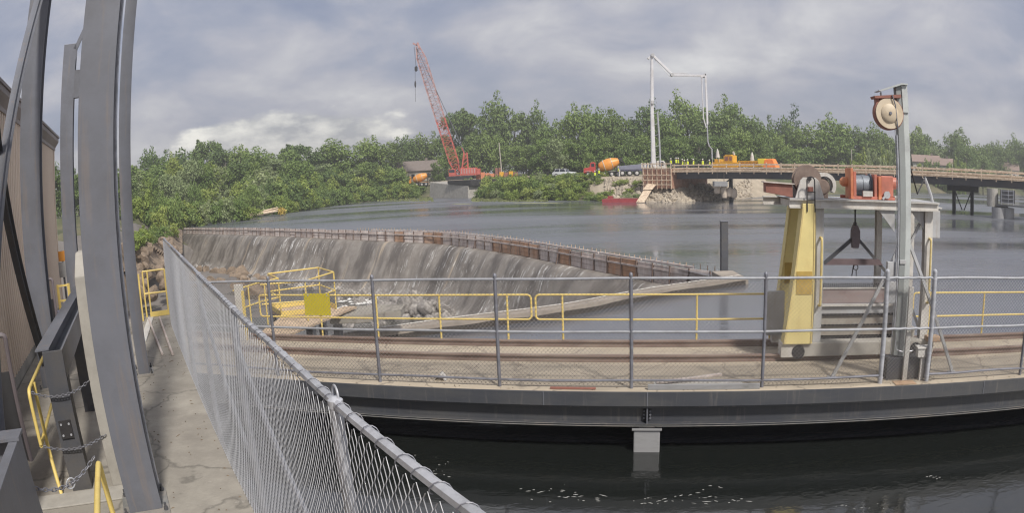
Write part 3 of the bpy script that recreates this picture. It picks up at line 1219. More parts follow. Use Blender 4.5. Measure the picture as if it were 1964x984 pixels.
# submerged side wall under the left end of the deck
t = thing('deck_abutment', 'grey concrete abutment under the left end of the deck beside the walkway', 'abutment', DK(-9.6, 12.5, ZW))
MB(DK).prism([(-9.2, GV + .4), (-8.6, 13.8), (-9.6, 14.6), (-12.4, 13.8), (-9.8, GV + .4)], 2, -7.4, -.625).build('abutment_block', M_PIER, t)


# ------------------------------------------------------------------ far fence on the deck
def far_fence():
    V = 10.9
    t = thing('chain_link_fence', 'straight chain link fence along the front edge of the deck, dark posts and three rails', 'fence', DK(1, V, 0))
    T = 1.82
    us = [-9.2, -6.98, -4.80, -2.62, -.42, 1.765]
    for u in us:
        p = MB(DK)
        p.tube([(u, V, 0), (u, V, T + .05)], .03, 10)
        p.lathe((u, V, T + .05), (0, 0, 1), [(0, .034), (.03, .03), (.05, .01)], 10)
        p.build('post', M_GALV_D, t, smooth=True)
    for u in (3.93, 4.88):
        p = MB(DK)
        p.tube([(u, V, 0), (u, V, T + .10)], .045, 12)
        p.lathe((u, V, T + .10), (0, 0, 1), [(0, .048), (.03, .04), (.05, .01)], 12)
        for z in (.1, .5, .95, 1.4, T - .03):
            p.tube([(u, V, z - .012), (u, V, z + .012)], .052, 12)
        p.build('post', M_GALV, t, smooth=True, label='thick terminal post')
    for u in (7.08, 9.28, 11.5):
        p = MB(DK)
        p.tube([(u, V, 0), (u, V, T + .05)], .03, 10)
        p.build('post', M_GALV_D, t, smooth=True)
    for a, b in ((-9.6, 3.9), (3.96, 4.85), (4.91, 12)):
        for z, nm, r in ((T, 'top_rail', .022), (.95, 'mid_rail', .022)):
            p = MB(DK)
            pts = [(a + (b - a) * i / 12, V - .004, z + .006 * math.sin(i * 2.1 + a)) for i in range(13)]
            p.tube(pts, r, 8)
            p.build(nm, M_GALV_R, t, smooth=True)
        if b < 3.95 or a > 4.9:
            p = MB(DK)
            pts = [(a + (b - a) * i / 12, V - .004, .13 + .012 * math.sin(i * 1.7 + a * 2)) for i in range(13)]
            p.tube(pts, .022, 8)
            p.build('bottom_rail', M_GALV_D, t, smooth=True)
    chainlink('chain_link_mesh', lambda a, o, z: DK(a, V + .03 + o, z), -9.6, 11.5, .02, T + .05, M_WIRE_FAR, t, .0042)


far_fence()


# ------------------------------------------------------------------ yellow guard rails on the deck
def guard_rail(u0, u1, posts, label):
    V = 13.72
    t = thing('guard_rail', label, 'railing', DK((u0 + u1) / 2, V, 0), 'yellow guard rails along the back of the deck')
    p = MB(DK)
    loop = rounded([(u0 + .3, V, 1.06), (u0, V, 1.06), (u0, V, .55), (u0 + .3, V, .55)], .09)
    p.tube(loop, .021, 10)
    p.build('end_bend', M_YEL, t, smooth=True)
    p = MB(DK)
    loop = rounded([(u1 - .3, V, 1.06), (u1, V, 1.06), (u1, V, .55), (u1 - .3, V, .55)], .09)
    p.tube(loop, .021, 10)
    p.build('end_bend', M_YEL, t, smooth=True)
    for z, nm in ((1.06, 'top_rail'), (.55, 'mid_rail')):
        p = MB(DK)
        p.tube([(u0 + .3, V, z), ((u0 + u1) / 2, V, z - .004), (u1 - .3, V, z)], .021, 10)
        p.build(nm, M_YEL, t, smooth=True)
    for u in posts:
        p = MB(DK)
        p.tube([(u, V, 0), (u, V, 1.04)], .021, 10)
        p.box((u - .05, V - .05, 0), (u + .05, V + .05, .012))
        p.build('post', M_YEL, t, smooth=True)


guard_rail(-9.10, -2.56, [-7.40, -5.98, -4.52, -3.06], 'yellow guard rail in front of the rubble and spillway, left of the gap')
guard_rail(-2.47, 2.52, [-1.92, .80, 2.33], 'yellow guard rail from the middle gap up to the yellow gantry leg')
guard_rail(5.62, 13.0, [6.05, 7.55, 9.6, 11.6], 'yellow guard rail on the deck beyond the tall mast')
t = thing('warning_sign', 'square plain yellow sign panel fixed to the guard rail beside the catwalk', 'sign', DK(-7.45, 13.69, .6))
MB(DK).box((-7.80, 13.685, .60), (-7.12, 13.695, 1.10)).build('sign_panel', M_SIGN, t)
for u in (-7.7, -7.2):
    c = MB(DK)
    c.box((u, 13.680, 1.04), (u + .03, 13.745, 1.09))
    c.build('clip', M_GALV, t)


# ------------------------------------------------------------------ catwalk behind the deck
def catwalk():
    t = thing('catwalk', 'small timber catwalk with a ring of yellow pipe railings behind the deck, above the rocks', 'catwalk', DK(-9.7, 16.8, 0))
    A, B, C, D_, E_ = (-11.0, 17.2), (-9.86, 18.35), (-8.83, 17.35), (-8.9, 15.75), (-10.08, 16.28)
    f = MB(DK)
    f.prism([A, B, C, D_, (-8.6, 13.9), (-9.5, 13.9), E_], 2, -.09, 0)
    f.build('floor', M_WOOD_T, t)
    f = MB(DK)
    for p in (A, B, C, (-8.7, 15.5)):
        f.box((p[0] - .1, p[1] - .1, -6.6), (p[0] + .1, p[1] + .1, -.092))
    f.build('support_leg', M_PIER, t)
    for z, nm in ((1.07, 'top_rail'), (.55, 'mid_rail')):
        for pts in ([E_, A, B, C, D_], [(-10.28, 15.7), (-10.3, 14.3)], [E_, (-10.25, 15.7)], [(-8.95, 15.7), (-10.0, 15.2)]):
            r = MB(DK)
            r.tube([(a, b, z) for a, b in pts], .021, 8)
            r.build(nm, M_YEL, t)
    for p in (A, B, C, D_, E_, (-10.28, 15.0), (-9.96, 16.1), (-9.9, 15.25)):
        r = MB(DK)
        r.tube([(*p, 0), (*p, 1.07)], .021, 8)
        r.build('post', M_YEL, t)
    r = MB(DK)
    for a, b in ((A, B), (B, C), (E_, A), (E_, (-8.9, 17.0))):
        r.beam((*a, .08), (*b, .08), .012, .14)
    r.build('toe_board', M_YEL, t)


catwalk()
t = thing('gangplank', 'pale timber plank sloping from the deck up to the catwalk landing', 'plank', DK(-8.6, 15, .02))
MB(DK).hexa([(-8.85, 13.95, .01), (-8.5, 13.95, .01), (-8.2, 17.4, .03), (-8.6, 17.4, .03)], [(-8.85, 13.95, .06), (-8.5, 13.95, .06), (-8.2, 17.4, .09), (-8.6, 17.4, .09)]).build('plank_board', M_WOOD_T, t)
t = thing('landing_slab', 'tan concrete landing beside the catwalk at the edge of the rocks', 'slab', DK(-7.6, 17.4, -.2))
MB(DK).prism([(-8.7, 16.6), (-7.9, 16.7), (-6.9, 17.5), (-7.1, 18.4), (-8.8, 17.9)], 2, -.26, -.02).build('slab_body', M_CONC, t, bevel=.03)
t = thing('marker_post', 'white painted square post standing at the deck end behind the near fence rail', 'post', DK(-9.55, 13.5, 0))
MB(DK).box((-9.66, 13.45, 0), (-9.46, 13.58, 1.35)).build('post_body', M_WHITE, t, bevel=.01)
MB(DK).box((-9.455, 13.46, .0), (-9.44, 13.57, 1.2)).build('edge_strip', M_YEL, t)


# ------------------------------------------------------------------ loose boards etc. on the deck
def loose(name, label, cat, p0, p1, w, h, m, group=None):
    t = thing(name, label, cat, DK(*[(a + b) / 2 for a, b in zip(p0, p1)]), group)
    mb = MB(DK)
    mb.beam(p0, p1, w, h)
    mb.build('board', m, t, bevel=.004)


loose('loose_board', 'long thick weathered beam lying on the front edge of the deck', 'board', (-.15, 10.83, .045), (1.72, 10.83, .045), .06, .085, M_PIER)
loose('loose_board', 'thin pale board lying behind the long thick beam', 'board', (-.05, 11.1, .02), (1.45, 11.05, .02), .12, .035, M_WHITE)
loose('loose_board', 'slanted pale board resting across the other two', 'board', (0.0, 11.02, .06), (1.1, 11.22, .14), .09, .03, M_WOOD_G)
loose('loose_board', 'dark flat stick on the deck edge left of the pier', 'board', (-1.75, 10.82, .02), (-1.0, 10.82, .02), .05, .03, M_BROWN)
t = thing('folded_marker', 'small white folded tent-shaped marker sitting on the deck by the fence', 'marker', DK(-3.75, 11.15, 0))
f = MB(DK)
f.hexa([(-3.87, 11.1, 0), (-3.85, 11.1, 0), (-3.85, 11.28, 0), (-3.87, 11.28, 0)], [(-3.76, 11.1, .12), (-3.74, 11.1, .12), (-3.74, 11.28, .12), (-3.76, 11.28, .12)])
f.hexa([(-3.66, 11.1, 0), (-3.64, 11.1, 0), (-3.64, 11.28, 0), (-3.66, 11.28, 0)], [(-3.75, 11.1, .12), (-3.73, 11.1, .12), (-3.73, 11.28, .12), (-3.75, 11.28, .12)])
f.build('panel', M_WHITE, t)


# ------------------------------------------------------------------ gantry with rake
def gantry():
    t = thing('gantry_crane', 'yellow and white rail-mounted gantry with a red winch on its platform, over the intake rake', 'gantry', DK(4, 13, 0))
    # end trucks / sills with wheels
    for v0, v1 in ((12.36, 12.68), (13.5, 13.8)):
        s = MB(DK)
        s.box((2.35, v0, .11), (5.62, v1, .365))
        s.build('sill_beam', M_CONC_L, t, bevel=.012)
        s = MB(DK)
        s.box((2.34, v0 - .004, .10), (2.66, v1 + .004, .37))
        s.build('sill_end', M_WHITE, t, bevel=.01)
        for u in (2.68, 5.2):
            w = MB(DK)
            w.lathe((u, v0 - .012, .20), DV, [(0, .13), (.03, .14), (v1 - v0 - .01, .14), (v1 - v0 + .02, .13)], 20)
            w.lathe((u, v0 - .02, .20), DV, [(0, .05), (.02, .05)], 12)
            w.build('wheel', M_BLACK, t)
    # yellow legs, wide at the foot
    for v0, v1, z0, dz in ((12.30, 12.62, .367, 0), (13.52, 13.82, .367, -.02)):
        l = MB(DK)
        l.hexa([(2.37, v0, z0), (2.93, v0, z0), (2.93, v1, z0), (2.37, v1, z0)], [(2.69, v0, 2.95 + dz), (2.93, v0, 2.95 + dz), (2.93, v1, 2.95 + dz), (2.69, v1, 2.95 + dz)])
        lg = l.build('leg', M_YEL_LEG, t, bevel=.01)
        e = MB(DK)  # strips that put the light along the leg's edges into colour
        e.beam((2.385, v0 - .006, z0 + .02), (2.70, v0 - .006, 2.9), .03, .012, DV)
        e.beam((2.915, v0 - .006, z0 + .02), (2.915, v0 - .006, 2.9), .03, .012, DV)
        e.build('edge_highlight', M_YEL_PALE, lg)
        for za, zb in ((1.30, 1.72),):
            q = MB(DK)
            k = 2.40 + (za - .37) * .124
            q.box((k + .06, v0 - .010, za), (2.88, v0 - .003, zb))
            q.build('patch_plate', M_OCHRE, lg)
    # white inner columns
    for u0, u1, v in ((2.97, 3.13, 12.5), (5.34, 5.52, 12.6), (5.34, 5.52, 13.66), (4.62, 4.74, 13.66)):
        c = MB(DK)
        c.isec(((u0 + u1) / 2, v, .367), ((u0 + u1) / 2, v, 2.86), u1 - u0, .16, .014, .012, DV)
        c.build('column', M_GREYP if u0 < 3 else M_WHITE, t)
    # platform
    b = MB(DK)
    b.isec((2.45, 12.42, 2.945), (5.60, 12.42, 2.945), .14, .165, .02, .02)
    b.build('front_beam', M_WHITE, t)
    b = MB(DK)
    b.isec((2.15, 13.68, 2.945), (5.60, 13.68, 2.945), .14, .165, .02, .02)
    b.build('rear_beam', M_WHITE, t)
    for u in (2.5, 3.4, 4.3, 5.2):
        b = MB(DK)
        b.box((u, 12.50, 2.88), (u + .08, 13.60, 3.0))
        b.build('cross_beam', M_WHITE, t)
    b = MB(DK)
    b.box((2.45, 12.36, 3.03), (5.60, 13.74, 3.04))
    b.build('platform_plate', M_GREYP, t)
    for q, v in (([(4.25, 2.86), (4.6, 2.86), (4.6, 2.45)], 12.40), ([(5.02, 2.86), (5.34, 2.86), (5.34, 2.5)], 12.58)):
        g = MB(DK)
        g.prism(q, 1, v, v + .02)
        g.build('knee_gusset', M_GREYP, t)
    for p0, p1 in (((5.4, 12.7, 2.8), (4.9, 12.72, 1.9)), ((5.4, 12.72, .5), (4.8, 12.73, 1.7))):
        b = MB(DK)
        b.beam(p0, p1, .05, .05)
        b.build('brace', M_GREYP, t)
    # handles on the columns
    for u, v in ((3.06, 12.30), (5.44, 12.42)):
        h = MB(DK)
        h.tube(rounded([(u, v + .12, 2.33), (u, v, 2.33), (u, v, 1.08), (u, v + .12, 1.08)], .05), .024, 8)
        h.build('grab_handle', M_YEL_PALE, t, smooth=True)
    # control panel at the left foot
    p = MB(DK)
    p.box((2.18, 13.3, .30), (2.55, 13.42, 1.18))
    p.build('control_panel', M_GREYP, t, bevel=.01)
    # cabinet hung at the right end
    p = MB(DK)
    p.box((5.56, 12.75, 2.32), (5.80, 13.1, 2.90))
    p.build('cabinet', M_GREYP, t, bevel=.012)
    p = MB(DK)
    p.box((5.53, 12.72, 2.905), (5.83, 13.13, 2.93))
    p.build('cabinet_lid', M_WHITE, t)
    # ladder irons over the leg
    l = MB(DK)
    for u in (2.77, 2.92):
        l.beam((u, 12.29, 2.80), (u, 12.29, 3.36), .018, .018)
    l.tube([(2.77 + .075 - .075 * math.cos(q), 12.29, 3.36 + .075 * math.sin(q)) for q in [math.pi * i / 8 for i in range(9)]], .012, 6)
    l.beam((2.77, 12.29, 3.02), (2.92, 12.29, 3.02), .016, .016)
    l.beam((2.77, 12.29, 3.16), (2.92, 12.29, 3.16), .016, .016)
    l.build('step_iron', M_BLACK, t)
    # bearing stand and sheave
    for v in (12.46, 12.98):
        s = MB(DK)
        s.prism([(2.58, 3.042), (3.15, 3.042), (3.05, 3.36), (2.98, 3.42), (2.74, 3.42), (2.68, 3.36)], 1, v, v + .06)
        s.build('bearing_stand', M_WHITE, t, bevel=.006)
    w = MB(DK)
    w.lathe((2.86, 12.60, 3.38), DV, [(0, .235), (.0, .27), (.03, .275), (.035, .24), (.22, .24), (.225, .275), (.255, .27), (.255, .235)], 40)
    w.build('sheave', M_DISC, t, smooth=True)
    w = MB(DK)
    w.lathe((2.86, 12.42, 3.40), DV, [(0, .035), (.7, .035)], 12)
    w.build('axle', M_BLACK, t)
    m = MB(DK)
    m.box((2.80, 12.41, 3.16), (2.92, 12.455, 3.25))
    m.build('bearing_box', M_BROWN, t)
    # round guard and gearbox
    g = MB(DK)
    k = 18
    ring_o = [(3.22 + .24 * math.cos(a), 3.28 + .24 * math.sin(a)) for a in [math.pi * (-.2 + 1.2 * i / k) for i in range(k + 1)]]
    ring_i = [(3.22 + .17 * math.cos(a), 3.28 + .17 * math.sin(a)) for a in [math.pi * (-.2 + 1.2 * i / k) for i in range(k + 1)]]
    for i in range(k):
        g.prism([ring_i[i], ring_o[i], ring_o[i + 1], ring_i[i + 1]], 1, 12.7, 12.95)
    g.build('round_guard', M_WHITE, t)
    g = MB(DK)
    g.lathe((3.18, 12.72, 3.25), DV, [(0, .13), (.05, .17), (.2, .17)], 24)
    g.box((3.07, 12.75, 3.042), (3.3, 12.95, 3.25))
    g.build('gearbox', M_DISC, t)
    # winch
    w = MB(DK)
    w.box((3.66, 12.50, 3.042), (4.72, 12.56, 3.10))
    w.box((3.66, 13.10, 3.042), (4.72, 13.16, 3.10))
    w.box((3.76, 12.5, 3.10), (3.82, 13.1, 3.56))
    w.box((4.20, 12.5, 3.10), (4.26, 13.1, 3.52))
    fr = w.build('winch_frame', M_RED, t, bevel=.008)
    w = MB(DK)
    w.box((4.28, 12.47, 3.05), (4.34, 12.56, 3.48))
    w.build('winch_end_plate', M_ORANGE, fr, bevel=.006)
    w = MB(DK)
    w.box((3.69, 12.46, 3.05), (3.745, 12.86, 3.62))
    w.lathe((3.60, 12.75, 3.36), DU, [(-.05, .05), (0, .09), (.09, .09)], 16)
    w.build('winch_end_plate', M_ORANGE, fr, bevel=.006)
    d = MB(DK)
    d.lathe((3.825, 12.8, 3.30), DU, [(0, .235), (.02, .235), (.02, .19), (.175, .195), (.18, .205), (.355, .19), (.355, .235), (.37, .235)], 36)
    d.build('rope_drum', M_DRUM, fr, smooth=True)
    m = MB(DK)
    m.box((4.35, 12.52, 3.10), (4.62, 12.98, 3.50))
    m.lathe((4.62, 12.75, 3.36), DU, [(0, .12), (.14, .12), (.16, .08)], 18)
    m.build('winch_motor', M_RED, fr, bevel=.02)
    m = MB(DK)
    m.lathe((4.46, 12.46, 3.14), DV, [(0, .07), (.05, .07)], 14)
    m.beam((4.36, 12.47, 3.06), (4.5, 12.47, 3.2), .04, .04)
    m.build('brake', M_GREYP, fr)
    for a, b in (((4.64, 12.5, 3.045), (4.8, 12.75, 3.12)), ((3.95, 12.47, 3.10), (4.15, 12.52, 3.2))):
        m = MB(DK)
        m.box(a, b)
        m.build('small_box', M_WHITE, fr)
    # hose end standing on the right of the platform
    h = MB(DK)
    h.tube([(5.55, 12.6, 3.0), (5.50, 12.6, 3.18), (5.40, 12.6, 3.42), (5.36, 12.6, 3.50)], .035, 8)
    h.build('hose_boom', M_GREYP, t, smooth=True)
    # rust red channel hung out at the left
    c = MB(DK)
    c.hexa([(2.04, 12.62, 3.13), (2.55, 12.56, 3.045), (2.55, 12.86, 3.045), (2.04, 12.92, 3.13)], [(2.04, 12.62, 3.31), (2.55, 12.56, 3.28), (2.55, 12.86, 3.28), (2.04, 12.92, 3.31)])
    ch = c.build('side_box', M_BROWN, t, bevel=.008)
    c = MB(DK)
    c.hexa([(2.01, 12.58, 3.313), (2.58, 12.52, 3.283), (2.58, 12.9, 3.283), (2.01, 12.96, 3.313)], [(2.01, 12.58, 3.335), (2.58, 12.52, 3.305), (2.58, 12.9, 3.305), (2.01, 12.96, 3.335)])
    c.build('box_lid', M_WOOD_G, ch)
    # hoist: rope, block, bail and spreader
    h = MB(DK)
    h.tube([(3.94, 13.0, 2.9), (3.94, 13.0, 2.52)], .018, 6)
    h.build('hoist_rope', M_BLACK, t)
    h = MB(DK)
    h.prism([(3.86, 2.42), (3.90, 2.52), (3.98, 2.52), (4.03, 2.42), (4.035, 2.22), (4.0, 2.08), (3.88, 2.08), (3.855, 2.22)], 1, 12.93, 13.07)
    h.tube([(3.94 + .035 * math.cos(q), 13.0, 2.545 + .035 * math.sin(q)) for q in [2 * math.pi * i / 10 for i in range(10)]], .012, 6, closed=True)
    h.build('hook_block', mat('block_paint', (.16, .13, .14), .6, 0, .2, 4), t, bevel=.012)
    b = MB(DK)
    b.beam((3.90, 13.0, 2.27), (3.28, 13.0, 1.77), .05, .07)
    b.beam((3.99, 13.0, 2.27), (4.68, 13.0, 1.58), .04, .055)
    b.build('bail_arm', M_STEEL_D, t)
    b = MB(DK)
    b.prism([(3.30, 1.75), (4.56, 1.75), (4.47, 1.865), (3.45, 1.865)], 1, 12.96, 13.04)
    b.build('spreader_bar', mat('spreader_paint', (.15, .11, .115), .6, 0, .2, 4), t)
    b = MB(DK)
    b.tube([(3.92, 13, 1.75), (3.90, 13, 1.6), (3.88, 13, 1.5)], .012, 6)
    b.tube([(3.97 + .05 * math.cos(q), 13, 1.70 + .05 * math.sin(q)) for q in [2 * math.pi * i / 10 for i in range(10)]], .010, 6, closed=True)
    b.tube([(3.98, 13, 1.65), (3.99, 13, 1.45)], .010, 6)
    b.build('shackle', M_BLACK, t)


gantry()


def rake():
    t = thing('trash_rake', 'faded maroon and grey trash rake body with a comb of teeth, hanging inside the gantry', 'rake', DK(4.1, 13.3, .15))
    m = MB(DK)
    m.box((3.18, 13.22, .95), (4.98, 13.34, 1.24))
    m.build('rake_body', M_MAUVE, t, bevel=.01)
    m = MB(DK)
    m.box((3.18, 13.2, 1.243), (4.98, 13.36, 1.262))
    m.build('top_plate', M_WHITE, t)
    m = MB(DK)
    for i in range(38):
        u = 3.22 + i * .0465
        m.beam((u, 13.27, 1.26), (u, 13.24, 1.35), .016, .03)
    m.build('tooth_comb', M_BLACK, t)
    m = MB(DK)
    m.box((3.18, 13.16, .90), (5.30, 13.2, .945))
    m.build('white_rail', M_WHITE, t)
    m = MB(DK)
    m.box((3.18, 13.22, .745), (4.98, 13.3, .89))
    m.build('upper_panel', M_GREYP, t)
    m = MB(DK)
    m.box((3.18, 13.24, .30), (4.98, 13.3, .70))
    m.build('lower_panel', M_DUST, t)
    m = MB(DK)
    m.box((3.18, 13.20, .50), (4.98, 13.238, .525))
    m.box((3.18, 13.20, .70), (4.98, 13.26, .742))
    m.build('stiffener_bar', M_BLACK, t)
    m = MB(DK)
    m.box((3.18, 13.26, .145), (4.98, 13.3, .36))
    m.build('apron', M_BLACK, t)
    for u in (5.06, 5.60):
        m = MB(DK)
        m.box((u, 13.1, .3), (u + .12, 13.3, 1.42))
        m.build('side_frame', M_MAUVE, t)
    m = MB(DK)
    m.box((5.40, 12.2, .368), (5.70, 12.42, .47))
    m.build('motor_cover', M_RUST, t, bevel=.02)


rake()


# ------------------------------------------------------------------ mast with hose reel
def mast():
    t = thing('reel_mast', 'tall pale mast on the deck edge with two slanted props and top bracket', 'mast', DK(4.35, 11.2, 0))
    m = MB(DK)
    m.box((4.235, 11.12, .42), (4.345, 11.26, 5.06))
    m.build('mast_channel', M_MAST_D, t, bevel=.006)
    m = MB(DK)
    m.box((4.348, 11.13, 0.012), (4.455, 11.27, 5.06))
    m.build('mast_post', M_MAST, t, bevel=.006)
    m = MB(DK)
    m.box((4.343, 11.1, 4.6), (4.455, 11.125, 5.07))
    m.build('head_plate', M_MAST, t)
    m = MB(DK)
    m.prism([(4.345, 5.075), (3.93, 4.93), (3.88, 4.93), (3.88, 4.945), (4.33, 5.10), (4.455, 5.10), (4.455, 5.075)], 1, 11.05, 11.32)
    m.box((3.95, 11.18, 4.72), (3.97, 11.22, 4.93))
    m.build('top_bracket', M_MAST, t)
    for p0, p1 in (((3.12, 11.3, 0.02), (4.32, 11.22, 2.43)), ((5.63, 11.3, 0.02), (4.48, 11.22, 2.33))):
        b = MB(DK)
        b.beam(p0, p1, .055, .055)
        b.box((p0[0] - .08, p0[1] - .08, 0), (p0[0] + .08, p0[1] + .08, .02))
        b.build('prop', M_GREYP, t)
    b = MB(DK)
    b.tube([(4.47, 11.25, 3.75), (4.9, 11.9, 3.2), (5.35, 12.55, 3.5)], .014, 6)
    b.build('stay_cable', M_BLACK, t)
    c = MB(DK)
    c.tube([(4.20, 11.1, .9), (4.2, 11.1, 2.0), (4.19, 11.1, 4.2)], .016, 8)
    c.tube([(4.17, 11.12, .45), (4.17, 11.12, 4.55)], .010, 6)
    c.tube(rounded([(4.22, 11.05, .85), (4.22, 11.03, .55), (4.42, 11.03, .50), (4.6, 11.05, .52)], .12), .011, 6)
    c.build('conduit', M_GALV, t, smooth=True)
    c = MB(DK)
    c.box((4.02, 11.15, 1.75), (4.22, 11.26, 2.05))
    c.box((4.24, 11.1, 2.02), (4.36, 11.18, 2.09))
    c.box((4.05, 11.1, 1.35), (4.2, 11.2, 1.72))
    c.build('junction_box', M_GREYP, t, bevel=.008)
    w = MB(DK)
    w.box((4.41, 10.98, -.02), (4.50, 11.04, 1.65))
    w.build('white_upright', M_WHITE, t, bevel=.005)
    d = MB(DK)
    d.box((4.10, 11.06, 0), (5.02, 11.30, .40))
    d.build('base_box', M_STEEL_D, t, bevel=.01)
    d = MB(DK)
    d.box((4.2, 10.74, .004), (4.62, 10.98, .010))
    d.build('rust_plate', M_RUST, t)
    r = thing('hose_reel', 'round tan hose reel with a brown rim hung near the top of the mast', 'hose reel', DK(4.05, 11.2, 4.56))
    m = MB(DK)
    m.lathe((4.06, 11.06, 4.56), DV, [(0, .20), (.0, .262), (.02, .265), (.025, .262)], 40)
    m.build('front_flange', M_TANDISC, r, smooth=True)
    m = MB(DK)
    m.lathe((4.06, 11.087, 4.56), DV, [(0, .262), (.01, .285), (.12, .285), (.13, .262)], 40)
    m.build('rim', M_BROWN, r, smooth=True)
    m = MB(DK)
    m.lathe((4.06, 11.02, 4.56), DV, [(0, .03), (.001, .13), (.03, .165), (.038, .165)], 32)
    hub = m.build('hub', M_TANDISC, r, smooth=True)
    m = MB(DK)
    m.lathe((4.06, 11.0, 4.56), DV, [(0, .025), (.02, .03)], 12)
    m.build('hub_bolt', M_GALV_D, hub)
    m = MB(DK)
    m.hexa([(3.80, 11.05, 4.80), (4.30, 11.05, 4.84), (4.30, 11.3, 4.84), (3.80, 11.3, 4.80)], [(3.78, 11.05, 4.84), (4.30, 11.05, 4.90), (4.30, 11.3, 4.90), (3.78, 11.3, 4.84)])
    m.box((3.82, 11.1, 4.70), (3.88, 11.2, 4.80))
    m.build('hanger', M_BROWN, r)
    m = MB(DK)
    m.tube([(4.12, 11.03, 4.88), (4.17, 11.03, 4.7), (4.18, 11.03, 4.45), (4.2, 11.05, 4.3)], .012, 6)
    m.build('hose_tail', M_GALV_D, r, smooth=True)


mast()
t = thing('meter_box', 'small white box on a short white stand beside the mast', 'box', DK(4.78, 10.98, 0))
MB(DK).box((4.66, 10.93, .42), (4.92, 11.05, .58)).build('box_body', M_WHITE, t, bevel=.008)
MB(DK).hexa([(4.64, 10.91, .582), (4.94, 10.91, .582), (4.94, 11.055, .60), (4.64, 11.055, .60)], [(4.64, 10.91, .60), (4.94, 10.91, .60), (4.94, 11.055, .62), (4.64, 11.055, .62)]).build('lid', M_WHITE, t)
MB(DK).box((4.75, 10.96, 0), (4.83, 11.02, .418)).build('stand', M_WHITE, t)

# ------------------------------------------------------------------ walkway beside the powerhouse
t = thing('walkway', 'concrete walkway running along the building from the foreground to a yellow end railing', 'walkway', WK(-1, 6, ZL))
m = MB(WK)
m.box((-2.55, -7, -7.5), (.72, 16.45, ZL))
m.build('walkway_slab', M_CONC, t, bevel=.02)
m = MB(WK)
m.box((-2.0, 6.1, ZL + .002), (-.45, 6.42, ZL + .02))
m.build('step_edge', M_CONC_L, t, bevel=.006)


def building():
    t = thing('powerhouse', 'tan ribbed metal sided powerhouse with a brown grey eave, behind the steel columns', 'building', WK(-6, 8, ZL))
    N0, S1 = -2.6, 20.4
    m = MB(WK)
    m.box((-14, -9, -7.5), (N0 - .05, S1 - .04, 5.4))
    m.build('core_wall', M_SIDING, t)
    m = MB(WK)
    m.box((-14.02, -9.02, -7.4), (N0 + .03, S1 + .02, 1.04))
    m.build('foundation', M_CONC_L, t)
    # ribbed siding
    m = MB(WK)
    prof = []
    s = -9.0
    while s < S1:
        prof += [(s, 0), (s + .085, 0), (s + .105, .035), (s + .165, .035), (s + .185, 0)]
        s += .203
    prof = [p for p in prof if p[0] <= S1] + [(S1, 0)]
    vs = []
    for a, b in prof:
        vs += [(N0 + b, a, 1.042), (N0 + b, a, 5.42)]
    m.add(vs, [(2 * i, 2 * i + 2, 2 * i + 3, 2 * i + 1) for i in range(len(prof) - 1)])
    m.build('siding', M_SIDING, t, recalc=False)
    m = MB(WK)
    m.box((N0 - .1, S1 - .10, 1.0), (N0 + .05, S1 + .05, 5.4))
    m.build('corner_trim', M_SIDING, t)
    m = MB(WK)
    m.prism([(N0 - .2, 5.36), (N0 + .06, 5.36), (N0 + .06, 5.44), (N0 + .17, 5.60), (N0 + .17, 5.70), (N0 - .2, 5.70)], 1, -9.2, S1 + .18)
    m.build('eave_trim', M_TRIM, t)
    m = MB(WK)
    m.box((-14.2, -9.2, 5.705), (N0 + .2, S1 + .2, 5.76))
    m.build('roof_sheet', M_TRIM, t)


building()


def column(n, s, top, label, h=.18):
    t = thing('steel_column', label, 'column', WK(n, s + .18, ZL), 'grey steel columns along the walkway')
    m = MB(WK)
    z0, z1 = ZL + .03, top
    m.box((n - h, s, z0), (n + h, s + .022, z1))
    m.box((n - h, s + .338, z0), (n + h, s + .36, z1))
    m.box((n - .008, s + .0225, z0), (n + .008, s + .3375, z1))
    m.build('column_shaft', M_STEEL, t, bevel=.003)
    m = MB(WK)
    m.box((n - h - .07, s - .08, ZL + .002), (n + h + .07, s + .44, ZL + .03))
    m.build('base_plate', M_FLANGE, t)
    for a in (-h - .035, h + .035):
        for b in (-.04, .40):
            m = MB(WK)
            m.lathe((n + a, s + b, ZL + .03), (0, 0, 1), [(0, .022), (.03, .022), (.03, .012), (.07, .012)], 8)
            m.build('anchor_bolt', M_STEEL_D, t)
    return t


column(-.325, 5.70, 12.5, 'thickest looking grey steel column, rising from the walkway beside the concrete pilaster', .165)
column(-.105, 10.75, 12.5, 'grey steel column further along the walkway, half hidden behind the nearest one', .10)
column(-1.80, 10.75, 12.5, 'grey steel column in front of the tan siding with diagonal braces meeting at its foot')
column(-1.80, 17.15, 7.7, 'thinnest looking grey steel column, its top ending level with a slanting strut')
column(-1.80, 5.25, 12.5, 'grey steel column at the near end of the cross bracing')


def brace(p0, p1, label):
    t = thing('cross_brace', label, 'brace', WK(*[(a + b) / 2 for a, b in zip(p0, p1)]), 'steel braces between the columns')
    m = MB(WK)
    a, b = p0, p1
    m.beam(a, b, .012, .16, WN)
    m.beam((a[0] + .03, a[1], a[2]), (b[0] + .03, b[1], b[2]), .15, .014, WN)
    m.build('angle_bar', M_STEEL_D if 'downward' in label else M_STEEL, t)


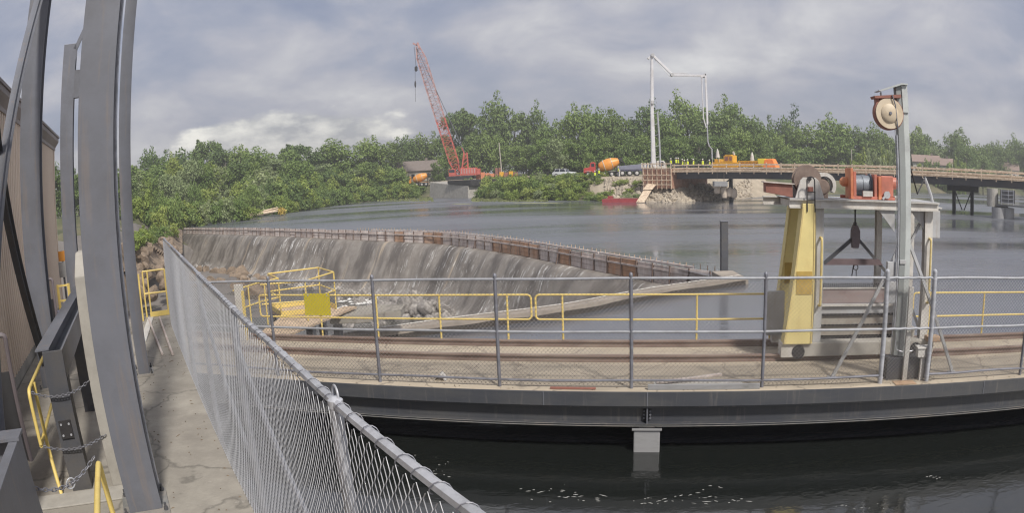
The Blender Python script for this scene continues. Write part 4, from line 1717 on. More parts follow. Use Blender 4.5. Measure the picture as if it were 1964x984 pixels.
brace((-1.72, 5.6, 1.1), (-1.72, 10.8, 7.55), 'grey steel brace rising to the right in front of the tan siding')
brace((-1.84, 5.6, 7.5), (-1.84, 10.75, 1.25), 'dark steel brace running downward to the foot of the column in front of the siding')
t = thing('light_strip', 'thin pale pipe added for the light strip behind the edge of the nearest steel column', 'conduit', WK(-.10, 6.12, ZL))
m = MB(WK)  # added pipe, imitates the strip of light between the two columns
m.tube([(-.150, 6.12, ZL), (-.150, 6.12, 6), (-.150, 6.12, 12.4)], .016, 8)
m.build('strip_run', M_GALV, t, smooth=True)
t = thing('tie_strut', 'thin steel strut slanting from the cut-off column up to the near column', 'strut', WK(-1.4, 16.5, 8.0))
m = MB(WK)
m.beam((-1.65, 17.2, 7.55), (-.75, 17.2, 9.6), .10, .10)
m.build('strut_bar', M_STEEL, t)
m = MB(WK)
m.box((-1.62, 17.14, 6.3), (-1.45, 17.3, 7.0))
m.build('gusset_plate', M_STEEL, t)

t = thing('concrete_pilaster', 'beige concrete pilaster with a sloped top beside the nearest steel column', 'pilaster', WK(-.45, 6.8, ZL))
m = MB(WK)
m.prism([(6.43, ZL), (6.43, 2.92), (6.75, 3.12), (7.1, 3.12), (7.1, ZL)], 0, -.66, -.16)
m.build('pilaster_body', M_CONC_L, t, bevel=.015)

t = thing('channel_frame', 'dark grey steel post carrying a long flanged beam back along the walkway', 'frame', WK(-1.0, 7, ZL))
m = MB(WK)
m.box((-1.135, 6.48, ZL), (-.905, 6.51, 2.27))
m.box((-1.135, 6.511, ZL), (-1.115, 6.72, 2.27))
m.box((-.925, 6.511, ZL), (-.905, 6.72, 1.98))
m.build('post_plate', M_STEEL_D, t, bevel=.003)
m = MB(WK)
m.box((-1.135, 6.512, 1.99), (-1.115, 13.5, 2.27))
m.box((-.925, 6.512, 1.99), (-.905, 13.5, 2.27))
m.box((-1.114, 6.512, 2.10), (-.926, 13.5, 2.12))
m.box((-1.22, 6.53, 2.273), (-1.06, 13.5, 2.288))
m.build('long_beam', M_STEEL, t)
m = MB(WK)
m.box((-1.10, 6.462, 1.42), (-.96, 6.479, 1.60))
bp = m.build('bolt_plate', M_BLACK, t)
for a in (-1.075, -.985):
    for z in (1.455, 1.565):
        m = MB(WK)
        m.lathe((a, 6.462, z), -WS, [(0, .012), (.008, .012)], 8)
        m.build('bolt', M_GALV, bp)
for s in (9.2, 12.6):
    m = MB(WK)
    m.box((-1.10, s, ZL), (-.94, s + .03, 1.985))
    m.build('rear_post', M_STEEL_D, t)


# yellow railings on the walkway, left
def walk_rail(label, pts_top, pts_mid, posts, extra=None):
    t = thing('pipe_railing', label, 'railing', WK(posts[0][0], posts[0][1], ZL))
    for nm, P in (('top_rail', pts_top), ('mid_rail', pts_mid)):
        m = MB(WK)
        m.tube(rounded(P, .08), .021, 10)
        m.build(nm, M_YEL, t, smooth=True)
    for a, b in posts:
        m = MB(WK)
        m.tube([(a, b, ZL), (a, b, pts_top[-1][2])], .021, 10)
        m.build('post', M_YEL, t, smooth=True)
    return t


t = walk_rail('yellow pipe railing left of the dark channel post, with chains hooked on', [(-1.36, 6.45, 1.40), (-1.36, 6.45, 1.94), (-1.40, 9.3, 1.94)], [(-1.36, 6.45, 1.39), (-1.40, 9.3, 1.39)], [(-1.34, 6.75), (-1.40, 9.3)])
m = MB(WK)
m.tube([(-1.34, 6.75, 1.35), (-1.27, 6.42, ZL)], .021, 10)
m.tube([(-1.18, 6.9, ZL), (-1.22, 7.6, 1.5)], .012, 6)
m.build('stay', M_YEL, t)
walk_rail('nearest yellow pipe railing end beside the thick column, a chain hooked to it', [(-.51, 1.2, 1.94), (-.50, 4.3, 1.94), (-.50, 4.3, 1.2)], [(-.51, 1.2, 1.42), (-.50, 4.2, 1.42)], [(-.50, 4.3), (-.47, 3.95), (-.51, 2.4)])
t = thing('end_railing', 'yellow pipe railing with a toe board closing the far end of the walkway', 'railing', WK(.35, 16.3, ZL))
for z, nm in ((1.94, 'top_rail'), (1.42, 'mid_rail')):
    m = MB(WK)
    m.tube([(.13, 16.35, z), (.70, 16.3, z)], .021, 8)
    m.build(nm, M_YEL, t)
for a, b in ((.13, 16.35), (.25, 16.34), (.02, 15.9), (.70, 16.3)):
    m = MB(WK)
    m.tube([(a, b, ZL), (a, b, 1.94)], .021, 8)
    m.build('post', M_YEL, t)
m = MB(WK)
m.box((.22, 16.28, ZL + .004), (.70, 16.31, ZL + .12))
m.build('toe_board', M_YEL, t)
t = thing('yellow_gate_frame', 'small yellow frame standing far back between the siding and the cut-off column', 'frame', WK(-1.95, 15.6, ZL))
m = MB(WK)
for a in (-2.06, -1.78):
    m.beam((a, 15.6, ZL), (a, 15.6, 1.98), .05, .05)
for z in (1.3, 1.62, 1.95):
    m.beam((-2.06, 15.6, z), (-1.78, 15.6, z), .04, .04)
m.build('frame_bars', M_YEL, t)
t = thing('notice_board', 'small orange and white notice on a grey stand in the distance past the siding', 'sign', WK(-2.1, 17.6, ZL))
MB(WK).box((-2.22, 17.6, 2.35), (-2.02, 17.62, 2.60)).build('notice_panel', M_ORANGE_SIGN, t)
MB(WK).box((-2.24, 17.61, 1.95), (-2.0, 17.63, 2.33)).build('blank_panel', M_GREYP, t)
MB(WK).box((-2.14, 17.64, ZL), (-2.08, 17.68, 2.6)).build('stand', M_STEEL, t)
t = thing('steel_drum', 'dark blue grey drum standing at the far end beside the beam', 'drum', WK(-1.62, 13.2, ZL))
m = MB(WK)
m.lathe((-1.62, 13.2, ZL), (0, 0, 1), [(0, .2), (.28, .2), (.29, .215), (.31, .2), (.56, .2), (.57, .215), (.59, .2), (.86, .2), (.87, .17)], 24)
m.build('drum_body', M_BLUEP, t, smooth=True)


def barrier(n0, n1, s, top, label):
    t = thing('framed_barrier', label, 'barrier', WK((n0 + n1) / 2, s, ZL), 'framed dark barriers by the siding')
    m = MB(WK)
    m.tube(rounded([(n0, s, ZL), (n0, s, top), (n1, s, top), (n1, s, ZL)], .06), .03, 8)
    m.build('pipe_frame', mat('mauve_grey_pipe', (.22, .19, .205), .55, 0, .1, 3), t, smooth=True)
    m = MB(WK)
    m.box((n0 + .03, s - .012, ZL + .02), (n1 - .03, s + .012, ZL + (top - ZL) * .72))
    m.build('dark_panel', mat('dark_panel_sheet', (.05, .05, .055), .6, 0, .2, 2), t)


barrier(-2.5, -1.78, 7.55, 2.32, 'larger framed dark barrier in front of the siding')
barrier(-2.5, -1.95, 13.9, 2.28, 'smaller framed dark barrier further back against the siding corner')

t = thing('steel_bin', 'grey flanged steel box with inner gussets standing on the walkway', 'box', WK(-1.6, 3.8, ZL))
m = MB(WK)
m.box((-1.055, 3.0, ZL), (-.985, 4.06, 2.27))
m.box((-2.3, 4.0, ZL), (-1.057, 4.05, 2.27))
m.build('box_wall', M_STEEL, t, bevel=.004)
m = MB(WK)
m.box((-2.3, 3.9, 2.272), (-.97, 4.08, 2.292))
m.build('rim_plate', M_STEEL, t)
m = MB(WK)
m.prism([(3.998, 1.2), (3.998, 2.26), (3.5, 2.26)], 0, -1.62, -1.60)
m.prism([(3.998, 1.0), (3.998, 1.9), (3.75, 1.0)], 0, -1.25, -1.23)
m.build('gusset', M_STEEL, t)


def chain(label, p0, p1, sag, m, hook=None):
    a, b = WK(*p0), WK(*p1)
    t = thing('safety_chain', label, 'chain', (a + b) / 2, 'chains across the railing gaps')
    L = (b - a).length * 1.06
    n = max(6, int(L / .034))
    mb = MB()
    for i in range(n):
        f = (i + .5) / n
        p = a.lerp(b, f) - Vector((0, 0, sag * 4 * f * (1 - f)))
        d = (b - a).normalized()
        d = (d - Vector((0, 0, sag * 4 * (1 - 2 * f) / (b - a).length))).normalized()
        s = d.cross(Vector((0, 0, 1))).normalized()
        u = s.cross(d)
        w = s if i % 2 else u
        mb.tube([tuple(p + d * .024 * math.cos(q) + w * .013 * math.sin(q)) for q in [2 * math.pi * k / 8 for k in range(8)]], .0042, 5, closed=True)
    mb.build('chain_links', m, t)
    if hook is not None:
        p = a.lerp(b, hook) - Vector((0, 0, sag * 4 * hook * (1 - hook)))
        h = MB()
        h.tube([tuple(p + (b - a).normalized() * .035 * math.cos(q) + Vector((0, 0, .035 * math.sin(q)))) for q in [2 * math.pi * k / 12 for k in range(12)]], .006, 6, closed=True)
        h.build('snap_ring', M_GALV, t)


chain('galvanised chain hung from the railing top rail to the concrete pilaster', (-1.33, 6.45, 1.92), (-.66, 6.42, 1.96), .09, M_GALV_D)
chain('galvanised chain hung from the railing mid rail to the concrete pilaster', (-1.33, 6.45, 1.38), (-.60, 6.42, 1.42), .08, M_GALV_D)
chain('chain with a snap ring hung from the steel box to the foreground railing', (-1.0, 4.08, 1.90), (-.52, 4.28, 1.98), .09, M_GALV_D, .55)


def walk_loose(name, label, p0, p1, r, m):
    t = thing(name, label, 'pipe' if name == 'loose_pipe' else 'board', WK(*p0))
    mb = MB(WK)
    if name == 'loose_pipe':
        mb.tube([p0, p1], r, 8)
    else:
        mb.beam(p0, p1, r, .03)
    mb.build('pipe_length' if name == 'loose_pipe' else 'board_length', m, t)


walk_loose('loose_pipe', 'left one of two thin pale pipes lying on the far part of the walkway', (.16, 15.9, ZL + .03), (.29, 12.0, ZL + .03), .024, M_WOOD_G)
walk_loose('loose_pipe', 'right one of two thin pale pipes lying next to the near fence on the walkway', (.44, 15.9, ZL + .03), (.48, 11.85, ZL + .03), .024, M_WOOD_G)
walk_loose('loose_board', 'white weathered board lying along the far column foot', (.22, 16.1, ZL + .02), (-.05, 13.4, ZL + .02), .14, M_WHITE)


# ------------------------------------------------------------------ the near fence along the walkway
def near_fence():
    N0 = .70
    t = thing('chain_link_fence', 'silver chain link fence running away along the walkway edge in the foreground', 'fence', WK(N0, 7, ZL))
    T = 2.70
    for s in (-.05, 2.40, 4.85, 7.3, 9.75, 12.2, 14.95):
        p = MB(WK)
        p.tube([(N0, s, ZL), (N0, s, T - .02)], .028, 12)
        p.lathe((N0, s, T - .02), (0, 0, 1), [(0, .031), (.03, .031), (.043, .012)], 12)
        p.build('post', M_GALV, t, smooth=True)
    p = MB(WK)
    pts = [(N0, -2 + 17 * i / 24, T + .006 * math.sin(i * 1.9)) for i in range(25)]
    p.tube(pts, .0195, 7)
    p.build('top_rail', M_GALV, t, smooth=True)
    p = MB(WK)
    p.tube([(N0, 4.8, 2.42), (N0, 1.2, .98)], .018, 10)
    p.tube([(N0, 7.25, 2.42), (N0, 4.9, 1.45)], .018, 10)
    p.build('brace_rail', M_GALV, t, smooth=True)
    # wire ties over the rail and a loose loop of wire
    s = .5
    rng = random.Random(3)
    while s < 12:
        p = MB(WK)
        r = .026
        p.tube([(N0 + r * math.cos(q), s + .012 * q, T - .004 + r * math.sin(q)) for q in [-.9 + 5.2 * i / 10 for i in range(11)]], .0022, 5)
        p.build('wire_tie', M_GALV_D, t)
        s += rng.uniform(.10, .16)
    p = MB(WK)
    p.tube([(N0 + .01, 2.42 + .035 * math.cos(q), T + .02 + .04 * math.sin(q)) for q in [-.5 + 4.4 * i / 14 for i in range(15)]], .0045, 7)
    p.build('wire_loop', M_GALV, t, smooth=True)
    p = MB(WK)
    p.tube([(N0, -1.5 + 16.4 * i / 20, ZL + .05 + .01 * math.sin(i * 1.3)) for i in range(21)], .003, 5)
    p.build('tension_wire', M_GALV, t)
    chainlink('chain_link_mesh', lambda a, o, z: WK(N0 - .034 + o, a, z), -1.2, 14.95, ZL + .02, T + .012, M_WIRE, t, .0023, w=.036, sag=.006)


near_fence()

# ------------------------------------------------------------------ the unfinished bridge
BA = Vector((21.4, 105.9, 0))
BD = Vector((.749, -.663, 0)).normalized()
BP = Vector((-BD.y, BD.x, 0))
BP = BP if BP.y > 0 else -BP


def BR(a, p, z):
    return BA + BD * a + BP * p + Vector((0, 0, z))


def bz(a):
    return 3.36 + .0088 * a


def bridge():
    t = thing('bridge', 'long unfinished road bridge with dark steel girders and timber formwork railings crossing the river', 'bridge', BR(40, 6, ZW))
    L = 118
    for p, nm in ((0, 'edge_girder'), (3.3, 'inner_girder'), (6.6, 'inner_girder'), (9.9, 'edge_girder')):
        m = MB(BR)
        m.isec((0, p, bz(0) - .5), (L, p, bz(L) - .5), .5, 1.0, .05, .05)
        m.build(nm, mat('bridge_girder_steel', (.075, .08, .095), .5, 0, .15, .5, 0, None, (.12, .11, .11), .3), t)
    m = MB(BR)
    m.hexa([(-1, -.9, bz(0) + .04), (L, -.9, bz(L) + .04), (L, 11.0, bz(L) + .04), (-1, 11.0, bz(0) + .04)], [(-1, -.9, bz(0) + .32), (L, -.9, bz(L) + .32), (L, 11.0, bz(L) + .32), (-1, 11.0, bz(0) + .32)])
    m.build('deck_form', M_FORM, t)
    m = MB(BR)
    m.hexa([(0, -.94, bz(0) + .10), (L, -.94, bz(L) + .10), (L, -.903, bz(L) + .10), (0, -.903, bz(0) + .10)], [(0, -.94, bz(0) + .5), (L, -.94, bz(L) + .5), (L, -.903, bz(L) + .5), (0, -.903, bz(0) + .5)])
    m.build('edge_form', M_WOOD_T, t)
    m = MB(BR)
    m.hexa([(0, -1.35, bz(0) + .02), (L, -1.35, bz(L) + .02), (L, -.905, bz(L) + .02), (0, -.905, bz(0) + .02)], [(0, -1.35, bz(0) + .08), (L, -1.35, bz(L) + .08), (L, -.905, bz(L) + .08), (0, -.905, bz(0) + .08)])
    m.build('edge_walkway', M_WOOD, t)
    rng = random.Random(8)
    for z, nm in ((.62, 'guard_board'), (1.12, 'guard_board'), (.22, 'toe_board')):
        a = 0
        while a < L:
            b = min(a + rng.uniform(4.6, 5.2), L)
            m = MB(BR)
            o = rng.uniform(-.03, .03)
            m.beam((a, -1.30, bz(a) + z + o), (b, -1.30, bz(b) + z + o + rng.uniform(-.02, .02)), .05, .20)
            m.build(nm, M_WOOD, t)
            a = b
    a = .3
    while a < L:
        m = MB(BR)
        m.beam((a, -1.24, bz(a) - .25), (a, -1.24, bz(a) + 1.30 + rng.uniform(-.05, .1)), .13, .13, BD)
        m.build('guard_post', M_WOOD, t)
        a += 2.2 + rng.uniform(-.2, .2)
    # far side railing
    m = MB(BR)
    for z in (.65, 1.15):
        m.beam((0, 11.2, bz(0) + z), (L, 11.2, bz(L) + z), .05, .14)
    a = 1
    while a < L:
        m.beam((a, 11.2, bz(a) + .1), (a, 11.2, bz(a) + 1.2), .09, .09, BD)
        a += 2.4
    m.build('far_railing', M_WOOD, t)
    # rebar mats and form panels lying on the deck
    for a in np.arange(16, L, 5.2):
        m = MB(BR)
        w = rng.uniform(2.5, 4.5)
        p0 = rng.uniform(-.6, .5)
        m.hexa([(a, p0, bz(a) + .322), (a + w, p0, bz(a) + .322), (a + w, p0 + 3, bz(a) + .322), (a, p0 + 3, bz(a) + .322)], [(a, p0, bz(a) + .50), (a + w, p0, bz(a) + .50), (a + w, p0 + 3, bz(a) + .50), (a, p0 + 3, bz(a) + .5)])
        m.build('form_panel', M_WOOD if rng.random() < .6 else M_FORM, t)
    return t


bridge()
t = thing('bridge_abutment', 'brown timber formwork abutment box where the bridge meets the shore', 'abutment', BR(-3.2, 3, 1))
m = MB(BR)
m.box((-5.4, -1.5, .9), (-.1, 10.5, 3.95))
m.build('form_box', M_FORM, t)
rng = random.Random(2)
for i in range(7):
    m = MB(BR)
    a = -5.2 + i * .85
    m.beam((a, -1.6, .8), (a, -1.6, 4.9), .1, .1, BD)
    m.build('form_stud', M_WOOD, t)
for z in (1.5, 2.2, 3.0, 4.1, 4.75):
    m = MB(BR)
    m.beam((-5.4, -1.68, z), (-.1, -1.68, z), .06, .14)
    m.build('form_waler', M_WOOD, t)
# river pier and temporary bents
t = thing('bridge_pier', 'pale two-part concrete bridge pier standing in the river with a dark form on top', 'pier', BR(52, 1, ZW))
m = MB(BR)
m.box((50.3, .2, -6), (52.2, 10, .35))
m.build('pier_stem', M_PIER, t, bevel=.1)
for a, p in ((50.9, -1.6), (52.3, -.9)):
    m = MB(BR)
    m.lathe((a, p, -6), (0, 0, 1), [(0, 1.0), (6.3, 1.0), (6.31, .95)], 20)
    m.build('pier_shaft', M_PIER, t)
m = MB(BR)
m.lathe((50.0, -1.2, .36), (0, 0, 1), [(0, .85), (2.3, .85), (2.31, .8)], 20)
m.build('form_tube', M_CONC_L, t)
m = MB(BR)
m.box((51.2, -2.2, .9), (53.4, .0, 2.6))
m.build('dark_form', M_STEEL_D, t)
m = MB(BR)
for z in (1.0, 1.5, 2.0, 2.5):
    m.beam((51.4, -2.3, z), (53.2, -2.3, z), .06, .06)
for a in (51.4, 52.4, 53.2):
    m.beam((a, -2.3, .7), (a, -2.3, 2.7), .06, .06, BD)
m.build('scaffold_rail', M_GALV, t)
m = MB(BR)
m.box((50.6, -2.6, .55), (55.5, -.2, .68))
m.build('work_platform', M_STEEL_D, t)


def bent(a0, p, label):
    t = thing('pile_bent', label, 'bent', BR(a0, p, ZW), 'temporary dark pile bents under the bridge')
    m = MB(BR)
    m.box((a0 - 2.6, p - .3, bz(a0) - 1.9), (a0 + 2.6, p + .3, bz(a0) - 1.03))
    m.build('cap_beam', M_STEEL_D, t)
    for a in (a0 - 1.5, a0 + 1.5):
        m = MB(BR)
        m.isec((a, p, -6), (a, p, bz(a0) - 1.91), .55, .55, .08, .06, BD)
        m.build('pile_leg', M_STEEL_D, t)
    for s in (-1, 1):
        m = MB(BR)
        m.beam((a0 + 1.3 * s, p, bz(a0) - 2.0), (a0 + .15 * s, p, -.9), .16, .16)
        m.build('cross_brace', M_STEEL_D, t)


bent(44.6, 9.5, 'dark steel pile bent with crossed braces in the open river left of the pale pier')
t = thing('bridge_pile', 'single dark steel pile under the bridge at the foot of the rock slope', 'pile', BR(6.5, 6, ZW))
m = MB(BR)
m.isec((6.5, 6, -6), (6.5, 6, bz(6) - 1.0), .5, .5, .07, .06, BD)
m.build('pile_leg', M_STEEL_D, t)
m = MB(BR)
m.beam((6.3, 6, bz(6) - 1.2), (2.5, 6, .2), .2, .2)
m.build('raking_brace', M_STEEL_D, t)

# ------------------------------------------------------------------ rocks
def rock_mesh(name, seed, m, sub=2):
    bm = bmesh.new()
    bmesh.ops.create_icosphere(bm, subdivisions=sub, radius=1)
    rng = random.Random(seed)
    pl = [(Vector((rng.gauss(0, 1), rng.gauss(0, 1), rng.gauss(0, 1))).normalized(), rng.uniform(.55, .85)) for _ in range(9)]
    for v in bm.verts:
        for n, d in pl:
            k = v.co.dot(n)
            if k > d:
                v.co -= n * (k - d) * .9
        v.co += Vector((rng.uniform(-1, 1), rng.uniform(-1, 1), rng.uniform(-1, 1))) * .035
    bm.normal_update()
    me = bpy.data.meshes.new(name)
    bm.to_mesh(me)
    bm.free()
    me.materials.append(m)
    return me


ROCKS_L = [rock_mesh('riprap_stone', i, M_ROCK_L, 2) for i in range(5)]
ROCKS = [rock_mesh('boulder', i + 20, M_ROCK, 3) for i in range(5)]
MATS['wetrock'] = M_ROCK_W = mat('wet_grey_rock', (.24, .22, .205), .7, 0, .35, 1.5, .5, 6, (.45, .42, .39), 1.5)
ROCKS_W = [rock_mesh('boulder', i + 50, M_ROCK_W, 3) for i in range(4)]


def rock(me, name, p, s, rng, label, group, cat='rock'):
    o = bpy.data.objects.new(name, me)
    COL.objects.link(o)
    o.location = p
    o.rotation_euler = (rng.uniform(0, 6), rng.uniform(0, 6), rng.uniform(0, 6))
    o.scale = (s * rng.uniform(.8, 1.3), s * rng.uniform(.8, 1.3), s * rng.uniform(.6, .9))
    return tag(o, label, cat, group)


def gz(x, y):
    return float(ground_z(np.array([x]), np.array([y]))[0])


def riprap():
    rng = random.Random(12)
    sm = MB()
    n = 0
    tries = 0
    while n < 1500 and tries < 9000:
        tries += 1
        px, py = rng.uniform(1160, 1445), rng.uniform(340, 388)
        p = at(px, 383, 106)
        off = rng.uniform(-1, 9.5)
        d = (Vector((p.x, p.y)) - Vector((0, 0))).normalized()
        # walk back from the shoreline
        kk = np.arange(60) * .5 + 96
        hit = np.nonzero(ground_z(d.x * kk, d.y * kk) > ZW - .2)[0]
        if not len(hit):
            continue
        sh = d * float(kk[hit[0]])
        q = sh + d * off
        z = gz(q.x, q.y)
        if z > 2.4:
            continue
        if n >= 285:
            Z = rng.uniform(.2, .42)
            M = Matrix.Translation((q.x, q.y, z + .04)) @ Matrix.Rotation(rng.uniform(0, 6), 4, Vector((rng.random(), rng.random(), .5)).normalized()) @ Matrix.Diagonal((Z, Z * rng.uniform(.7, 1.2), Z * .8, 1))
            sm.add([tuple(M @ v.co) for v in ROCKS_L[n % 5].vertices], [tuple(p.vertices) for p in ROCKS_L[n % 5].polygons])
            n += 1
            continue
        rock(ROCKS_L[n % 5], 'riprap_stone', (q.x, q.y, z + .05), rng.uniform(.28, .5) if rng.random() < .85 else rng.uniform(.5, .8), rng, 'pale riprap stone on the rock slope below the bridge abutment', 'riprap stones at the bridge abutment')
        n += 1
    o = sm.build('riprap', M_ROCK_L, None, recalc=False)
    tag(o, 'bed of small pale stones between the larger riprap below the bridge abutment', 'riprap', None, 'stuff')


riprap()


def boulders():
    rng = random.Random(5)
    # rubble heap on the river bed below the spillway
    for i in range(130):
        px = rng.gauss(800, 46)
        py = 592 - abs(rng.gauss(0, 13)) * (1 - min(1, abs(px - 795) / 110)) + rng.uniform(0, 14)
        k = max(0, 1 - abs(px - 795) / 95)
        p = on_z(px, 612 - rng.random() * 12, ZBED)
        h = k * rng.random() * 1.5
        rock(ROCKS_W[i % 4], 'boulder', (p.x, p.y, ZBED + h - .1), rng.uniform(.22, .62), rng, 'grey broken boulder in the rubble heap below the spillway behind the guard rail', 'boulders heaped below the spillway')
    for i in range(34):
        px, py = rng.uniform(650, 745), rng.uniform(560, 628)
        p = on_z(px, py, ZBED)
        rock(ROCKS_W[i % 4], 'boulder', (p.x, p.y, ZBED + .05), rng.uniform(.2, .55), rng, 'dark wet boulder in the rapids below the dam left of the rubble heap', 'boulders in the rapids below the dam')
    # rocky ground at the foot of the dam on the left
    for i in range(62):
        px, py = rng.uniform(345, 520), rng.uniform(470, 560)
        if py < 450 + (px - 345) * .42:
            py = 450 + (px - 345) * .42 + rng.uniform(8, 60)
        p = on_z(px, py, ZBED)
        rock(ROCKS[i % 5], 'boulder', (p.x, p.y, ZBED + .1), rng.uniform(.4, 1.1), rng, 'brown boulder on the dry river bed at the foot of the dam', 'boulders on the river bed')
    for i in range(56):
        f = rng.random()
        q = dpos(dtot * (.20 + .58 * f)) + dnrm(dtot * (.20 + .58 * f)) * rng.uniform(3.2, 5.4)
        rock(ROCKS_W[i % 4], 'boulder', (q.x, q.y, ZBED + .1), rng.uniform(.2, .6), rng, 'wet broken rock lying right along the toe of the spillway', 'rocks along the toe of the spillway')
    # bank cliff on the far left
    for i in range(40):
        px, py = rng.uniform(258, 335), rng.uniform(452, 560)
        D = 62 + (560 - py) * .12
        p = at(px, py, D)
        rock(ROCKS[i % 5], 'boulder', (p.x, p.y, p.z - .4), rng.uniform(.35, .8), rng, 'tan rock of the cliff face above the pool beside the dam', 'rocks of the left bank cliff')


boulders()


def cliff():
    # the tan rock bank between the walkway end and the dam
    t = thing('rock_bank', 'tan rocky bank with a pale ledge along its top, left of the dam', 'rock bank', (-42, 66, ZBED))
    pts = []
    N, K = 46, 16
    for i in range(N + 1):
        f = i / N
        px = 225 + 125 * f
        top = 470 - 42 * f ** 1.1
        D0 = 66 + 40 * f
        for k in range(K + 1):
            g = k / K
            py = top + 14 * max(0, f - .85) / .15 + (560 - 88 * f * f - top) * g
            D = D0 * (1 - .16 * g)
            p = at(px, py, D)
            j = (vnoise(np.array([p.x * 1.0]), np.array([p.z * 2 + p.y]), 2.4, 31)[0] * 2.4 + vnoise(np.array([p.x]), np.array([p.z * 2 + p.y]), .8, 33)[0] * 1.0)
            d = Vector((p.x, p.y, 0)).normalized()
            pts.append(p + d * j)
    # back edge so that the bank has depth
    base = len(pts)
    for i in range(N + 1):
        p = pts[i * (K + 1)]
        d = Vector((p.x, p.y, 0)).normalized()
        pts.append(p + d * 9 + Vector((0, 0, -.3)))
    fs = []
    for i in range(N):
        for k in range(K):
            a = i * (K + 1) + k
            fs.append((a, a + K + 1, a + K + 2, a + 1))
        fs.append((i * (K + 1), base + i, base + i + 1, (i + 1) * (K + 1)))
    m = MB()
    m.add([tuple(p) for p in pts], fs)
    m.build('bank_face', M_ROCK, t, smooth=False)
    m = MB()
    P = [pts[i * (K + 1)] + Vector((0, 0, .1)) for i in range(8, N - 5, 2)]
    m.tube([tuple(p) for p in P], .14, 6)
    m.build('ledge_pipe', M_WOOD_G, t, smooth=True)


cliff()


def foam(name, pts, label):
    t = thing(name, label, 'white water', (sum(p.x for p in pts) / len(pts), sum(p.y for p in pts) / len(pts), pts[0].z))
    rng = random.Random(int(pts[0].x * 10))
    m = MB()
    for p in pts:
        n = 10
        r = rng.uniform(.18, .5)
        vs = [(p.x + r * math.cos(2 * math.pi * i / n) * rng.uniform(.6, 1.3), p.y + r * math.sin(2 * math.pi * i / n) * rng.uniform(.6, 1.3), p.z + .05) for i in range(n)]
        vs.append((p.x, p.y, p.z + .12 + rng.uniform(0, .1)))
        m.add(vs, [(i, (i + 1) % n, n) for i in range(n)])
    o = m.build('foam_patch', M_FOAM, t, recalc=False)
    o['kind'] = 'stuff'


rng = random.Random(9)
foam('rapids', [on_z(rng.uniform(655, 730), rng.uniform(575, 620), ZBED) for _ in range(60)], 'white rapids at the foot of the dam left of the rubble heap')
foam('rapids', [on_z(285 + 34 * k / 9 + rng.uniform(-3, 3), 535 - 16 * (k / 9) ** 2 * 1 + rng.uniform(-2, 3), ZBED) for k in range(10)], 'small white rapid behind the end railing of the walkway')
foam('rapids', [on_z(rng.uniform(430, 560), rng.uniform(520, 533) + .0, ZBED) for _ in range(14)], 'line of white water along the toe of the dam on the left')

def grit():
    rg = random.Random(23)
    m = MB()
    for _ in range(420):
        if rg.random() < .5:
            p = WK(rg.choice([-1, 1]) * rg.random() ** .6 * .5 + .12, rg.uniform(3.5, 16), ZL)
        else:
            p = DK(rg.uniform(-8, 9), rg.choice([10.78 + rg.random() ** 2 * .5, 12.6 + rg.random() * .9, 12.3 - rg.random() ** 2 * .6]), 0)
        k, L = rg.uniform(0, 3.1), rg.uniform(.006, .03) * (1 if rg.random() < .93 else 3)
        w = rg.uniform(.005, .012)
        a, b = math.cos(k), math.sin(k)
        m.add([(p.x + L * a, p.y + L * b, p.z + .001), (p.x - w * b, p.y + w * a, p.z + .001), (p.x - L * a, p.y - L * b, p.z + .001), (p.x + w * b, p.y - w * a, p.z + .001), (p.x, p.y, p.z + .012)], [(0, 1, 4), (1, 2, 4), (2, 3, 4), (3, 0, 4)])
    o = m.build('grit', mat('grit_and_twigs', (.16, .125, .09), .9, 0, .6, 3), None, recalc=False)
    tag(o, 'scattered grit and twigs lying on the concrete walkway and deck', 'debris', None, 'stuff')


grit()


def flecks():
    rg = random.Random(17)
    m = MB()
    for (cx, cy, sx, sy, n) in ((1060, 945, 26, 7, 14), (1130, 958, 40, 6, 10), (1240, 962, 30, 5, 14), (1345, 950, 20, 9, 14), (1400, 962, 30, 4, 9), (1795, 916, 20, 3, 9), (845, 900, 20, 10, 12), (1640, 975, 30, 4, 8)):
        for _ in range(n):
            p = on_z(rg.gauss(cx, sx), rg.gauss(cy, sy), ZW)
            L, w, a = rg.uniform(.006, .045) * (1 if rg.random() < .9 else 2), rg.uniform(.003, .010), rg.uniform(-.7, .5)
            k = 7
            m.add([(p.x + L * math.cos(2 * math.pi * i / k) * math.cos(a) - w * math.sin(2 * math.pi * i / k) * math.sin(a), p.y + L * math.cos(2 * math.pi * i / k) * math.sin(a) + w * math.sin(2 * math.pi * i / k) * math.cos(a), ZW + .006) for i in range(k)] + [(p.x, p.y, ZW + .012)], [(i, (i + 1) % k, k) for i in range(k)])
    o = m.build('foam_flecks', mat('grey_foam', (.30, .30, .29), .7, 0, .3, 9), None, recalc=False)
    tag(o, 'scattered pale foam flecks drifting on the dark water below the deck', 'foam', None, 'stuff')


flecks()

